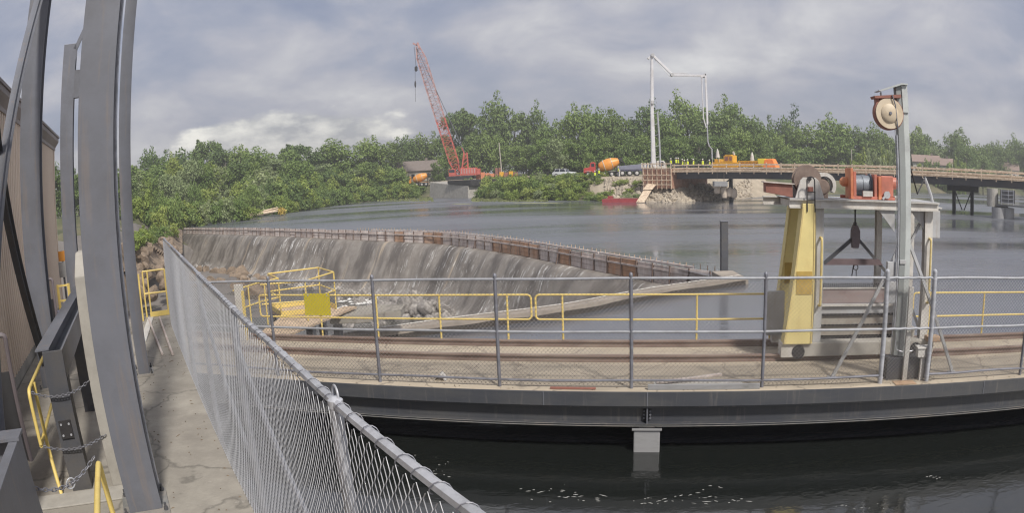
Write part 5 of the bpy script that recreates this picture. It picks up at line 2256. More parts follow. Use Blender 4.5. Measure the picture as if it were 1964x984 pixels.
# ------------------------------------------------------------------ trees
def leaf_cloud(cl, n, size, rng, flat=.35):
    """leaf-sized quads through the clumps cl = [(centre, radius vector)]"""
    w = np.array([c[1][0] * c[1][1] * c[1][2] for c in cl]) ** .75
    idx = rng.choice(len(cl), n, p=w / w.sum())
    C = np.array([c[0] for c in cl])[idx]
    Rr = np.array([c[1] for c in cl])[idx]
    d = rng.normal(size=(n, 3))
    d /= np.linalg.norm(d, axis=1)[:, None]
    r = rng.uniform(.25, 1.0, n) ** .55
    P = C + d * Rr * r[:, None]
    nrm = d * .8 + rng.normal(size=(n, 3)) * .55 + np.array([0, 0, flat])
    nrm /= np.linalg.norm(nrm, axis=1)[:, None]
    a = np.cross(nrm, rng.normal(size=(n, 3)))
    a /= np.linalg.norm(a, axis=1)[:, None]
    b = np.cross(nrm, a)
    s = size * rng.uniform(.55, 1.35, n)[:, None]
    V = np.stack([P - a * s, P - b * s * .62, P + a * s, P + b * s * .62], 1)
    return V


def mesh_quads(name, V, m):
    n = len(V)
    me = bpy.data.meshes.new(name)
    me.vertices.add(n * 4)
    me.vertices.foreach_set('co', V.reshape(-1).astype(np.float32))
    me.loops.add(n * 4)
    me.loops.foreach_set('vertex_index', np.arange(n * 4, dtype=np.int32))
    me.polygons.add(n)
    me.polygons.foreach_set('loop_start', np.arange(0, n * 4, 4, dtype=np.int32))
    me.update(calc_edges=True)
    me.materials.append(m)
    return me


def tree_proto(kind, seed):
    """unit tree: height 1, half width about .5 at scale (1,1,1)"""
    rng = np.random.RandomState(seed)
    cl = []
    limbs = []
    if kind == 'pine':
        tiers = 9
        for i in range(tiers):
            z = .28 + .70 * i / (tiers - 1)
            R = .40 * (1 - .88 * i / (tiers - 1)) * rng.uniform(.75, 1.15)
            k = max(3, int(6 * (1 - .6 * i / tiers)))
            a0 = rng.uniform(0, 6)
            for j in range(k):
                a = a0 + j * 6.283 / k + rng.uniform(-.3, .3)
                rr = R * rng.uniform(.55, 1.0)
                c = (rr * math.cos(a), rr * math.sin(a), z + rng.uniform(-.02, .03))
                cl.append((c, (.10 + R * .3, .10 + R * .3, .042)))
                limbs.append(((0, 0, z - .01), c))
    else:
        if kind == 'round':
            zc, rz, rx, k, cr = .57, .40, .38, 40, .17
        elif kind == 'tall':
            zc, rz, rx, k, cr = .57, .40, .34, 40, .155
        elif kind == 'open':
            zc, rz, rx, k, cr = .62, .36, .38, 28, .125
        elif kind == 'slim':
            zc, rz, rx, k, cr = .57, .43, .20, 24, .105
        elif kind == 'wood':
            zc, rz, rx, k, cr = .50, .48, .36, 42, .15
        else:   # bush
            zc, rz, rx, k, cr = .42, .48, .50, 24, .20
        lop = rng.uniform(-.08, .08, 2)
        for i in range(k):
            d = rng.normal(size=3)
            d /= np.linalg.norm(d)
            rr = rng.uniform(.35, 1.0) ** .6
            wz = 1.0
            zz = d[2] * rr
            # narrower towards the top, ragged below
            taper = 1.0 - .12 * max(0, zz)
            c = (d[0] * rr * rx * taper + lop[0] * zz, d[1] * rr * rx * taper + lop[1] * zz, zc + zz * rz)
            q = cr * rng.uniform(.65, 1.3)
            cl.append((c, (q, q, q * .72)))
            if i % 2 == 0:
                limbs.append(((lop[0] * .2, lop[1] * .2, max(.12, c[2] - .28 * rng.uniform(.6, 1.2))), c))
    n = {'pine': 1500, 'bush': 1300, 'slim': 1300}.get(kind, 3200)
    size = {'pine': .022, 'bush': .045, 'slim': .024}.get(kind, .027)
    V = leaf_cloud(cl, n, size, rng)
    # a few sprigs outside the clumps break the outline
    e = []
    for c, r in cl:
        if rng.rand() < .35:
            d = np.array([c[0], c[1], c[2] - .45])
            d /= np.linalg.norm(d) + 1e-6
            e.append((tuple(np.array(c) + d * r[0] * .95), (r[0] * .4,) * 3))
    if e:
        V = np.concatenate([V, leaf_cloud(e, int(n * .16), size * .8, rng)])
    tb = MB()
    tr = .016 if kind != 'bush' else .012
    pts = [(0, 0, -.06), (.004, .002, .2), (-.004, .006, .45), (.002, 0, .72 if kind != 'pine' else .95)]
    tb.tube(pts, [tr * 1.25, tr, tr * .7, tr * .25], 7)
    for a, b in limbs[:16]:
        mid = tuple((p + q) / 2 + (0, 0, .02)[i] for i, (p, q) in enumerate(zip(a, b)))
        tb.tube([a, mid, b], [tr * .42, tr * .28, tr * .1], 4, cap=False)
    return V, tb


PROT = {}


def proto(kind, seed, lm, bark):
    key = (kind, seed, lm.name, bark.name)
    if key not in PROT:
        gk = (kind, seed)
        if gk not in PROT:
            PROT[gk] = tree_proto(kind, seed)
        V, tb = PROT[gk]
        cm = mesh_quads('crown', V, lm)
        tm = bpy.data.meshes.new('trunk')
        tm.from_pydata([tuple(v) for v in tb.v], [], tb.f)
        tm.polygons.foreach_set('use_smooth', [True] * len(tm.polygons))
        tm.materials.append(bark)
        PROT[key] = (cm, tm)
    return PROT[key]


TRNG = random.Random(77)


def tree(name, kind, p, h, w, lm, label, group, cat='tree', bark=None, seed=None):
    """p ground point, h height, w crown width"""
    s = TRNG.randrange(3) if seed is None else seed
    cm, tm = proto(kind, s, lm, bark or M_BARK)
    base = {'pine': .80, 'round': .98, 'tall': .78, 'open': .92, 'slim': .56, 'wood': .88}.get(kind, 1.2)
    o = thing(name, label, cat, p, group)
    o.rotation_euler = (0, 0, TRNG.uniform(0, 6.28))
    o.scale = (w / base, w / base * TRNG.uniform(.9, 1.1), h)
    for nm, me in (('crown' if kind != 'bush' else 'foliage', cm), ('trunk' if kind != 'bush' else 'stem', tm)):
        c = bpy.data.objects.new(nm, me)
        link(c, o)
    return o


def tree_px(name, kind, px, ytop, wpx, D, lm, label, group, cat='tree', bark=None, zoff=0, seed=None):
    """a tree whose top is seen at (px, ytop), D metres away, standing on the ground there"""
    q = at(px, ytop, D)
    g = gz(q.x, q.y) + zoff
    g = max(g, ZW)
    w = wpx * .00076 * D
    return tree(name, kind, (q.x, q.y, g), max(1.0, q.z - g), w, lm, label, group, cat, bark, seed)


G1, G2, G3 = 'trees of the left bank wood', 'trees behind the construction site', 'trees beyond the bridge'
# left bank: (x, top y, width px, distance, kind, leaf)
LT = [
    (262, 318, 60, 150, 'tall', LF_MID), (283, 286, 46, 172, 'round', LF_DARK), (312, 305, 60, 165, 'tall', LF_MID), (345, 288, 70, 175, 'round', LF_DARK),
    (398, 264, 62, 190, 'open', LF_DARK), (432, 278, 56, 182, 'tall', LF_DARK), (460, 279, 50, 178, 'tall', LF_MID), (500, 287, 80, 172, 'round', LF_MID),
    (545, 284, 56, 185, 'tall', LF_MID), (575, 272, 66, 190, 'open', LF_DARK), (612, 285, 60, 186, 'tall', LF_DARK), (645, 270, 64, 188, 'tall', LF_MID),
    (690, 266, 76, 192, 'round', LF_MID), (733, 277, 70, 196, 'round', LF_DARK), (772, 262, 60, 205, 'round', LF_DARK), (808, 258, 52, 208, 'round', LF_DARK), (838, 268, 44, 212, 'tall', LF_DARK)]
for x, y, w, D, k, lm in LT:
    tree_px('wood_tree', k, x, y, w * 1.3, D, lm, 'leafy tree of the skyline of the wood on the left bank', G1)
rr = random.Random(21)
# second rank, lower and nearer, fills the wood
for i in range(30):
    x = 258 + i * 17.5 + rr.uniform(-6, 6)
    if x > 760:
        break
    y = 318 + rr.uniform(-16, 18) + (10 if x < 330 else 0)
    D = (136 + (x - 258) * .075) if x < 600 else 176
    k = rr.choice(['wood', 'round', 'slim', 'wood', 'tall'])
    lm = rr.choice([LF_MID, LF_MID, LF_DARK, LF_GREY, LF_BRIGHT])
    tree_px('wood_tree', k, x, y, rr.uniform(46, 66), D, lm, 'leafy tree in the middle rank of the wood on the left bank', G1, bark=M_BIRCH if rr.random() < .45 else None)
tree_px('wood_tree', 'tall', 335, 303, 40, 150, LF_BRIGHT, 'yellow green tree standing out high in the left bank wood', None)
tree_px('wood_tree', 'round', 348, 345, 62, 132, LF_GREY, 'rounded grey green tree in front of the wood on the left', None)
tree_px('wood_tree', 'tall', 372, 350, 34, 128, LF_MID, 'green cone-shaped tree next to the rounded grey green one', None)
# a third rank fills the gaps low down, up to the crane
for i in range(34):
    x = 250 + i * 18 + rr.uniform(-6, 6)
    D = (158 + (x - 258) * .06) if x < 640 else 200
    tree_px('wood_tree', 'wood', x, 332 + rr.uniform(-14, 10), rr.uniform(56, 76), D, rr.choice([LF_DARK, LF_MID, LF_DARK]), 'low leafy tree filling the shade of the left bank wood', G1)
for i in range(6):
    tree_px('wood_tree', 'wood', 95 + i * 28 + rr.uniform(-6, 6), 322 + rr.uniform(-10, 12), 70, 120, LF_DARK, 'dark tree seen between the steel columns', 'trees glimpsed between the columns')
# waterside bushes under the wood
for i in range(24):
    x = 254 + i * 9.6 + rr.uniform(-3, 3)
    y = rr.uniform(368, 398)
    D = 112 + max(0, x - 330) * .03 if x > 330 else 100 + rr.uniform(0, 8)
    tree_px('waterside_bush', 'bush', x, y, rr.uniform(34, 54), D, rr.choice([LF_BRIGHT, LF_BRIGHT, LF_MID, LF_MID, LF_GREY]), 'bright green bush on the waterside below the left wood', 'bushes on the left waterside', 'bush')
for i in range(26):
    x = 480 + i * 13.5 + rr.uniform(-4, 4)
    D = (126 + (x - 480) * .30) if x < 650 else 176 - abs(x - 700) * .02
    y = rr.uniform(335, 362)
    if 740 < x:
        y = rr.uniform(350, 360)
    if 812 < x < 905:
        continue
    tree_px('waterside_bush', 'bush' if rr.random() < .6 else 'round', x, y, rr.uniform(36, 58), D, rr.choice([LF_MID, LF_DARK, LF_MID, LF_GREY]), 'dark green bush hanging over the water between the dam and the crane', 'bushes on the far left shore', 'bush')
# bushes all along the waterline, from the end of the dam to the riprap
def shore_bushes():
    P = SH
    acc, k = 0.0, 0
    for i in range(len(P) - 1):
        a, b = P[i], P[i + 1]
        if a.x > 14 or i > 12:
            break
        d = b - a
        L = d.length
        d = d / L
        n = Vector((-d.y, d.x))
        s = 0.0
        while s < L:
            q = a + d * s
            for off in (-.2, 1.6, 4.0, 6.6, 9.5, 12.5):
                p = q + n * (off + rr.uniform(-1, 1)) + d * rr.uniform(-1, 1)
                if not (-27 < q.x < -12.5 and q.y > 140 and off < 20):
                    g = gz(p.x, p.y)
                    far = q.y > 145
                    h = rr.uniform(2.6, 4.6) if off < 6 else rr.uniform(4.0, 6.6)
                    if q.x > -31:
                        zt = rr.uniform(1.2, 4.3) if -14 < q.x < -2.5 else rr.uniform(1.0, 3.2)
                        if q.x > 3:
                            zt = rr.uniform(.9, 2.3) if off < 6 else rr.uniform(2.2, 3.2)
                        if q.x > 7.5:
                            if off > 4:
                                continue
                            zt = rr.uniform(-.1, 1.0)
                        if off < .5:
                            zt = min(zt, 1.4)
                        h = max(1.3, zt - max(g, ZW))
                    if h < .9:
                        continue
                    lab, grp = ('leafy green bush growing at the waterline along the left shore', 'bushes along the left waterline') if q.x < -14 else ('leafy green bush growing at the waterline along the middle shore', 'bushes along the middle waterline')
                    tree('waterline_bush', 'bush', (p.x, p.y, max(g, ZW) - .3), h, max(2.4, h * rr.uniform(.8, 1.2)), rr.choice([LF_BRIGHT, LF_BRIGHT, LF_MID, LF_GREY]) if q.x > -14 or q.x < -52 else rr.choice([LF_MID, LF_DARK, LF_MID, LF_BRIGHT]), lab, grp, 'bush')
            s += rr.uniform(2.3, 3.2)


shore_bushes()
for i in range(9):
    x = 256 + i * 10 + rr.uniform(-4, 4)
    D = 70 + (x - 256) * .36
    p = at(x, 470 - (x - 256) * .30, D)
    h = rr.uniform(1.2, 2.4)
    tree('bank_bush', 'bush', (p.x, p.y, p.z - .5), h, h * 1.3, rr.choice([LF_MID, LF_DARK, LF_BRIGHT]), 'low green bush growing on top of the rocky bank left of the dam', 'bushes on the rocky bank', 'bush')
# behind the crane and the mixer
MT = [(866, 205, 50, 214, 'open'), (905, 206, 56, 205, 'open'), (945, 196, 62, 200, 'tall'), (985, 208, 56, 198, 'open'), (1022, 214, 46, 200, 'tall'), (1060, 236, 60, 185, 'round'),
      (1108, 206, 66, 172, 'round'), (1150, 210, 66, 176, 'round'), (1192, 212, 60, 172, 'round'), (1236, 206, 62, 178, 'round'), (1278, 218, 60, 172, 'round'), (1316, 192, 70, 180, 'tall'),
      (1366, 214, 72, 176, 'round'), (1408, 203, 62, 186, 'round'), (1444, 226, 56, 182, 'round')]
for x, y, w, D, k in MT:
    tree_px('tall_tree', 'round' if k == 'tall' else k, x, y, w * 1.45, D, LF_DARK if x < 1050 else rr.choice([LF_DARK, LF_MID]), 'tall dark leafy tree behind the construction site', G2)
for i in range(28):
    x = 868 + i * 21.5 + rr.uniform(-7, 7)
    y = 262 + rr.uniform(-18, 22)
    D = 190 if x < 1030 else 158
    tree_px('tall_tree', rr.choice(['wood', 'wood', 'round']), x, y, rr.uniform(54, 74), D, rr.choice([LF_DARK, LF_MID, LF_MID]), 'lower leafy tree in front of the tall ones behind the construction site', G2)
tree_px('tall_tree', 'tall', 1068, 262, 40, 150, LF_GREY, 'brownish grey green tree behind the white car', None)
# shrubs on the near shore between crane and mixer
for i in range(46):
    x = 905 + (i % 23) * 12.3 + rr.uniform(-4, 4)
    if x > 1120:
        continue
    row = i // 23
    f = (x - 905) / 290
    D0 = 158 * (1 - f) ** 1.3 + 114 * (1 - (1 - f) ** 1.3) if x < 1010 else 121 - (x - 1010) * .03
    D = D0 + (5 if row else 1.5)
    y = (337 if row else 350) + rr.uniform(-4, 8) + (12 if x > 1120 else 0)
    tree_px('shore_shrub', 'bush', x, y, rr.uniform(36, 56), D, rr.choice([LF_BRIGHT, LF_MID, LF_BRIGHT, LF_MID]), 'bright leafy shrub on the shore between the crane and the mixer truck', 'shrubs on the middle shore', 'shrub')
for x, y, w, D in ((1128, 288, 30, 150), (1210, 296, 54, 150), (1170, 302, 40, 146), (840, 306, 36, 186)):
    tree_px('shore_shrub', 'bush', x, y, w, D, LF_MID, 'rounded green shrub standing behind the trucks', 'shrubs behind the trucks', 'shrub')
# beyond the bridge
RT = [(1474, 248, 54, 190, 'round'), (1500, 226, 46, 205, 'round'), (1548, 240, 60, 200, 'round'), (1592, 231, 66, 205, 'round'), (1640, 244, 56, 210, 'round'), (1668, 250, 52, 215, 'tall'), (1700, 256, 50, 220, 'round'),
      (1748, 246, 50, 264, 'round'), (1778, 260, 46, 268, 'tall'), (1822, 249, 56, 270, 'round'), (1852, 272, 44, 245, 'round'), (1884, 292, 40, 250, 'round'), (1876, 278, 46, 262, 'round'), (1906, 272, 40, 290, 'round'), (1930, 272, 44, 300, 'round'), (1956, 270, 44, 300, 'round'), (1985, 272, 50, 300, 'round')]
for x, y, w, D, k in RT:
    tree_px('river_tree', 'round' if k == 'tall' else k, x, y, w * 1.55, D, rr.choice([LF_DARK, LF_MID]), 'leafy tree on the far shore beyond the bridge', G3)
tree_px('pine_tree', 'pine', 1521, 210, 60, 215, LF_PINE, 'dark pine tree rising above the others left of the mast', None)
for i in range(26):
    x = 1452 + i * 21 + rr.uniform(-6, 6)
    y = 278 + rr.uniform(-10, 14) + max(0, x - 1750) * .03
    D = 182 + max(0, x - 1500) * .27
    tree_px('river_tree', rr.choice(['wood', 'bush', 'wood']), x, y, rr.uniform(48, 70), D, rr.choice([LF_MID, LF_DARK, LF_MID, LF_GREY]), 'lower leafy tree on the far shore beyond the bridge', G3)
for i in range(9):
    x = 1642 + i * 9 + rr.uniform(-3, 3)
    tree_px('shore_shrub', 'bush', x, rr.uniform(280, 292), rr.uniform(28, 40), 178, rr.choice([LF_BRIGHT, LF_GREY]), 'pale green shrub beyond the bridge left of the mast', 'pale shrubs beyond the bridge', 'shrub')
for i in range(16):
    x = 1770 + i * 14 + rr.uniform(-5, 5)
    tree_px('shore_shrub', 'bush', x, rr.uniform(297, 310), rr.uniform(26, 38), 232 if x < 1850 else 300, rr.choice([LF_BRIGHT, LF_MID]), 'green shrub among the houses on the far right shore', 'shrubs among the far houses', 'shrub')

# ------------------------------------------------------------------ the construction site on the far shore
def frame(o, ang):
    c, s = math.cos(ang), math.sin(ang)
    o = Vector(o)
    return lambda x, y, z: Vector((o.x + c * x - s * y, o.y + s * x + c * y, o.z + z))


def axis(ang):
    return Vector((math.cos(ang), math.sin(ang), 0)), Vector((-math.sin(ang), math.cos(ang), 0))


def wheels(t, F, ang, xs, r, half, w=.32):
    X, Y = axis(ang)
    for x in xs:
        for s in (-1, 1):
            m = MB(F)
            m.lathe((x, s * half, r), Y * s, [(-w / 2, r * .9), (-w / 2 + .04, r), (w / 2 - .04, r), (w / 2, r * .9), (w / 2 - .01, r * .6)], 18)
            wh = m.build('wheel', M_TYRE, t)
            m = MB(F)
            m.lathe((x, s * (half + w / 2 - .02), r), Y * s, [(0, r * .58), (.03, r * .52), (.04, r * .2), (.07, r * .18)], 14)
            m.build('wheel_hub', M_HUB, wh)


def mixer(loc, ang, label, cabm):
    t = thing('mixer_truck', label, 'mixer truck', loc, 'concrete mixer trucks')
    F = frame(loc, ang)
    X, Y = axis(ang)
    m = MB(F)
    m.box((-4.2, -.45, .75), (4.0, .45, 1.05))
    m.build('chassis', M_BLACK, t)
    c = MB(F)
    c.prism([(1.9, .95), (1.9, 2.85), (2.2, 3.0), (2.95, 2.95), (3.2, 1.95), (4.4, 1.75), (4.5, .8), (3.0, .8)], 1, -1.1, 1.1)
    cb = c.build('cab', cabm, t, bevel=.08)
    g = MB(F)
    g.hexa([(2.96, -.95, 2.05), (3.23, -.95, 2.0), (3.23, .95, 2.0), (2.96, .95, 2.05)], [(2.8, -.9, 2.8), (3.02, -.9, 2.78), (3.02, .9, 2.78), (2.8, .9, 2.8)])
    for s in (-1, 1):
        g.box((2.15, s * 1.105 - .01, 2.05), (2.8, s * 1.105 + .01, 2.7))
    g.build('cab_window', M_GLASS, cb)
    for s in (-1, 1):
        g = MB(F)
        g.box((4.45, s * .8 - .12, 1.05), (4.53, s * .8 + .12, 1.25))
        g.build('headlight', M_WHITE, cb)
    d = MB(F)
    ax = X * -.955 + Vector((0, 0, .30))
    prof = [(-2.2, .55), (-1.9, .95), (-.9, 1.22), (.0, 1.28), (.9, 1.15), (2.0, .75), (2.3, .60), (2.35, .4)]
    d.lathe((-.9, 0, 2.45), ax, prof, 28)
    dr = d.build('drum', M_MIXO, t, smooth=True)
    d = MB(F)
    for o, r in ((-1.0, 1.235), (.75, 1.205)):
        p = F(-.9, 0, 2.45) + ax.normalized() * o
        k = d.F
        d.F = ID
        d.lathe(tuple(p), ax, [(-.06, r), (-.06, r + .03), (.06, r + .03), (.06, r)], 28)
        d.F = k
    d.build('drum_ring', M_WHITE, dr)
    h = MB(F)
    h.beam((-3.2, .5, 1.0), (-3.35, .5, 3.3), .14, .14, X)
    h.beam((-3.2, -.5, 1.0), (-3.35, -.5, 3.3), .14, .14, X)
    h.beam((-3.5, 0, 3.5), (-4.4, 0, 2.6), .6, .2)
    h.beam((-4.2, 0, 2.5), (-5.0, .3, 1.6), .5, .16)
    h.beam((-3.0, 0, 3.45), (-3.9, 0, 3.75), .7, .35)
    h.build('chute', M_BLACK, t)
    for x0, x1 in ((2.9, 4.15), (-3.6, -1.0)):
        for s in (-1, 1):
            f = MB(F)
            f.box((x0, s * 1.0 - .2, 1.12), (x1, s * 1.0 + .2, 1.18))
            f.build('fender', M_WHITE if cabm is M_MIXR else M_MIXO, t)
    wheels(t, F, ang, [3.5, -1.5, -2.8, .1], .52, 1.0)
    t.scale = (.84, .84, .88)
    return t


mixer((11.9, 124.2, gz(11.9, 124.2)), math.radians(176), 'red cabbed mixer truck with an orange drum beside the pump truck', M_MIXR)
p = at(800, 341, 180)
mixer((p.x, p.y, gz(p.x, p.y)), math.radians(184), 'orange mixer truck parked left of the red crane, half behind shrubs', M_MIXO)


def pump():
    O = (18.6, 123.6, gz(18.6, 123.6))
    ang = math.radians(-4)
    F = frame(O, ang)
    t = thing('pump_truck', 'long white and dark concrete pump truck with a tall folded boom reaching over the bridge', 'pump truck', O)
    m = MB(F)
    m.box((-4.6, -1.1, .85), (4.2, 1.1, 1.15))
    m.build('chassis', mat('dark_blue_chassis', (.07, .07, .12), .5, 0, .1, 2), t)
    m = MB(F)
    m.hexa([(-4.5, -1.15, 1.16), (1.2, -1.15, 1.16), (1.2, 1.15, 1.16), (-4.5, 1.15, 1.16)], [(-4.5, -1.15, 1.75), (1.2, -1.15, 2.25), (1.2, 1.15, 2.25), (-4.5, 1.15, 1.75)])
    m.build('deck_body', mat('steel_blue_body', (.22, .23, .30), .4, .1, .15, 1), t, bevel=.05)
    for x in (-.2, .35, .9, 1.45, 2.0):
        m = MB(F)
        m.box((x, -1.2, 1.3), (x + .3, -1.12, 2.3))
        m.build('hose_rack', M_WHITE, t)
    m = MB(F)
    m.prism([(2.6, .9), (2.6, 2.7), (3.9, 2.7), (4.35, 2.0), (4.4, .8)], 1, -1.15, 1.15)
    cb = m.build('cab', M_WHITE, t, bevel=.08)
    m = MB(F)
    m.box((3.0, -1.17, 1.8), (3.8, -1.152, 2.5))
    m.hexa([(3.95, -1.0, 1.95), (4.34, -1.0, 2.03), (4.34, 1.0, 2.03), (3.95, 1.0, 1.95)], [(3.8, -1.0, 2.65), (3.93, -1.0, 2.66), (3.93, 1.0, 2.66), (3.8, 1.0, 2.65)])
    m.build('cab_window', M_GLASS, cb)
    for z in (-4.2, 2.3):
        for s in (-1, 1):
            m = MB(F)
            m.beam((z, s * 1.1, 1.0), (z, s * 2.6, .9), .3, .3)
            m.beam((z, s * 2.6, .0), (z, s * 2.6, 1.0), .22, .22, axis(ang)[0])
            m.build('outrigger', M_WHITE, t)
    wheels(t, F, ang, [-3.6, -2.3, -1.0, 1.6, 3.5], .52, 1.0)
    # boom
    m = MB()
    m.lathe((20.5, 123.4, O[2] + 1.1), (0, 0, 1), [(0, .7), (.8, .6), (1.4, .45)], 16)
    m.build('pedestal', M_BOOM, t)
    w = lambda x, z, y=122.6: (x, y, z)
    b = MB()
    b.hexa([(20.25, 122.3, 5.0), (20.95, 122.3, 5.0), (20.95, 122.9, 5.0), (20.25, 122.9, 5.0)], [(20.45, 122.35, 16.3), (20.95, 122.35, 16.3), (20.95, 122.85, 16.3), (20.45, 122.85, 16.3)])
    b.beam(w(20.5, 5.4), w(20.9, 3.9), .6, .6)
    b1 = b.build('boom_section', M_BOOM, t, bevel=.04)
    b = MB()
    b.tube([w(21.75, 4.6, 122.2), w(21.7, 10, 122.2), w(21.55, 14.2, 122.2)], .16, 8)
    b.tube([w(20.1, 5, 122.1), w(20.35, 16, 122.1), w(20.75, 24.2, 122.1)], .07, 6)
    for z in (6, 8, 10, 12, 14):
        b.beam(w(20.9, z, 122.3), w(21.7, z + .3, 122.2), .08, .08)
    b.build('delivery_pipe', M_GALV, b1)
    b = MB()
    b.hexa([(20.5, 122.35, 16.0), (21.0, 122.35, 16.0), (21.0, 122.85, 16.0), (20.5, 122.85, 16.0)], [(20.95, 122.4, 24.7), (21.3, 122.4, 24.7), (21.3, 122.8, 24.7), (20.95, 122.8, 24.7)])
    b.beam(w(20.35, 24.2), w(21.5, 25.1), .5, .4)
    b.build('boom_section', M_BOOM, t, bevel=.03)
    b = MB()
    b.beam(w(21.3, 24.9), w(24.75, 21.3), .42, .42)
    b.beam(w(21.5, 24.2), w(24.2, 21.0), .12, .12)
    b.build('boom_section', M_BOOM, t, bevel=.03)
    b = MB()
    b.beam(w(24.5, 21.2, 122.5), w(30.6, 21.1, 121.5), .36, .36)
    b.beam(w(24.5, 21.55, 122.5), w(27.5, 21.6, 122.0), .14, .14)
    b.build('boom_section', M_BOOM, t, bevel=.03)
    b = MB()
    b.beam(w(30.65, 21.5, 121.5), w(30.55, 12.1, 121.5), .30, .30, (1, 0, 0))
    b.tube([w(29.9, 21.0, 121.5), w(29.85, 13.2, 121.5), w(30.3, 11.5, 121.5)], .10, 7)
    b.beam(w(29.8, 20.8, 121.5), w(30.7, 21.4, 121.5), .3, .3)
    b.build('boom_section', M_BOOM, t)
    b = MB()
    b.tube([w(30.5, 12.2, 121.5), w(30.5, 9.0, 121.5), w(30.7, 8.2, 121.5), w(31.2, 7.6, 121.5), w(31.2, 5.8, 121.5)], .13, 8)
    b.build('end_hose', M_GALV, t, smooth=True)
    for x, z in ((20.7, 16.1), (21.2, 24.9), (24.6, 21.25), (30.6, 21.2)):
        b = MB()
        b.lathe((x, 122.0, z), (0, 1, 0), [(0, .32), (.9, .32)], 12)
        b.build('boom_joint', M_GREYP, t)


pump()


def crane():
    C = at(882, 340, 175)
    O = (C.x, C.y, 2.87)
    t = thing('lattice_crane', 'tall red lattice boom crane standing on an old concrete pier on the far shore', 'crane', O)
    F = frame(O, 0)
    for s in (-1.9, 1.9):
        m = MB(F)
        m.prism([(-3.3, .2), (-3.0, 0), (3.0, 0), (3.3, .2), (3.3, .7), (3.0, .95), (-3.0, .95), (-3.3, .7)], 1, s - .45, s + .45)
        m.build('crawler_track', M_BLACK, t)
    m = MB(F)
    m.box((-2.6, -1.5, 1.0), (4.6, 1.5, 1.25))
    m.build('turntable', M_CRANE, t)
    m = MB(F)
    m.box((.2, -1.45, 1.252), (4.4, 1.45, 2.9))
    m.box((-2.6, -1.5, 1.252), (-.9, -.2, 2.75))
    ho = m.build('machinery_house', M_CRANE, t, bevel=.05)
    for i in range(6):
        m = MB(F)
        m.box((.5 + i * .65, -1.47, 1.5), (.8 + i * .65, -1.452, 2.7))
        m.build('louvre_panel', M_CRANE_P, ho)
    m = MB(F)
    m.box((-2.5, -1.52, 1.9), (-1.1, -1.502, 2.6))
    m.build('cab_window', M_GLASS, ho)
    m = MB(F)
    m.box((4.45, -1.6, 1.1), (5.2, 1.6, 2.6))
    m.build('counterweight', M_CRANE, t, bevel=.05)
    # boom
    foot = Vector((-.5, 0, 1.6))
    tipw = at(801, 88, 175)
    tip = tipw - Vector(O)
    d = (tip - foot).normalized()
    side = Vector((0, 1, 0))
    nr = d.cross(side).normalized()
    L = (tip - foot).length

    def sect(f):
        w = .45 + .75 * min(1, f / .09) if f < .09 else (1.2 if f < .90 else 1.2 - .75 * (f - .90) / .10)
        return w
    for a, b, mm in ((0, .42, M_CRANE), (.42, 1.0, M_CRANE_P)):
        g = MB(F)
        N = int((b - a) * 34)
        fs = [a + (b - a) * i / N for i in range(N + 1)]
        cs = []
        for f in fs:
            w = sect(f) * .92
            c = foot + d * (L * f)
            cs.append([c + side * w * x + nr * w * y for x, y in ((-1, -1), (1, -1), (1, 1), (-1, 1))])
        for k in range(4):
            for i in range(N):
                g.beam(tuple(cs[i][k]), tuple(cs[i + 1][k]), .15, .15)
        for i in range(N):
            for k in range(4):
                k2 = (k + 1) % 4
                p, q = (cs[i][k], cs[i + 1][k2]) if i % 2 else (cs[i][k2], cs[i + 1][k])
                g.beam(tuple(p), tuple(q), .085, .085)
                g.beam(tuple(cs[i][k]), tuple(cs[i][k2]), .07, .07)
        g.build('boom_lattice', mm, t)
    m = MB(F)
    m.beam(tuple(tip - d * .8 - nr * .3), tuple(tip + d * .9 - nr * .2), 1.1, .5)
    m.beam(tuple(tip + d * .2), tuple(tip + Vector((-1.2, 0, .9))), .5, .4)
    m.build('boom_head', M_CRANE_P, t)
    # back mast (A-frame)
    top = at(888, 288, 175) - Vector(O)
    for s in (-.9, .9):
        m = MB(F)
        a0 = Vector((.5, s, 1.8))
        b0 = Vector((top.x + .3, s, top.z - .6))
        m.beam(tuple(a0), tuple(b0), .22, .22)
        m.beam((2.2, s, 1.8), tuple(b0 + Vector((.7, 0, 0))), .18, .18)
        for i in range(5):
            f0, f1 = i / 5, (i + 1) / 5
            m.beam(tuple(a0.lerp(b0, f0)), tuple(Vector((2.2, s, 1.8)).lerp(b0 + Vector((.7, 0, 0)), f1)), .1, .1)
        m.beam(tuple(b0), tuple(b0 + Vector((-.5, 0, 1.3))), .16, .16)
        m.build('back_mast', M_CRANE, t)
    m = MB(F)
    for s in (-.7, .7):
        m.tube([(top.x + .4, s, top.z - .4), tuple(tip + side * s * .6 + nr * .4)], .045, 5)
    m.tube([tuple(tip + side * .2 + Vector((-.5, 0, -.3))), (tip.x * .0 + .5, .2, 2.2)], .04, 5)
    m.build('pendant_line', M_STEEL, t)
    m = MB(F)
    hb = at(798, 130, 175) - Vector(O)
    m.tube([tuple(tip + Vector((-.9, 0, 0))), tuple(hb + Vector((0, 0, .4)))], .05, 5)
    m.tube([(hb.x - .5, 0, hb.z), (hb.x - .55, 0, hb.z - 8.6)], .05, 5)
    m.build('load_line', M_STEEL_D, t)
    m = MB(F)
    m.lathe(tuple(hb), (0, 0, 1), [(-.9, .1), (-.6, .38), (.3, .38), (.6, .1)], 10)
    m.build('hook_ball', M_BLACK, t)
    m = MB(F)
    m.lathe((hb.x - .5, 0, hb.z - 4.0), (0, 0, 1), [(-.9, .08), (-.5, .22), (.4, .22), (.9, .08)], 10)
    m.build('line_weight', M_BLACK, t)


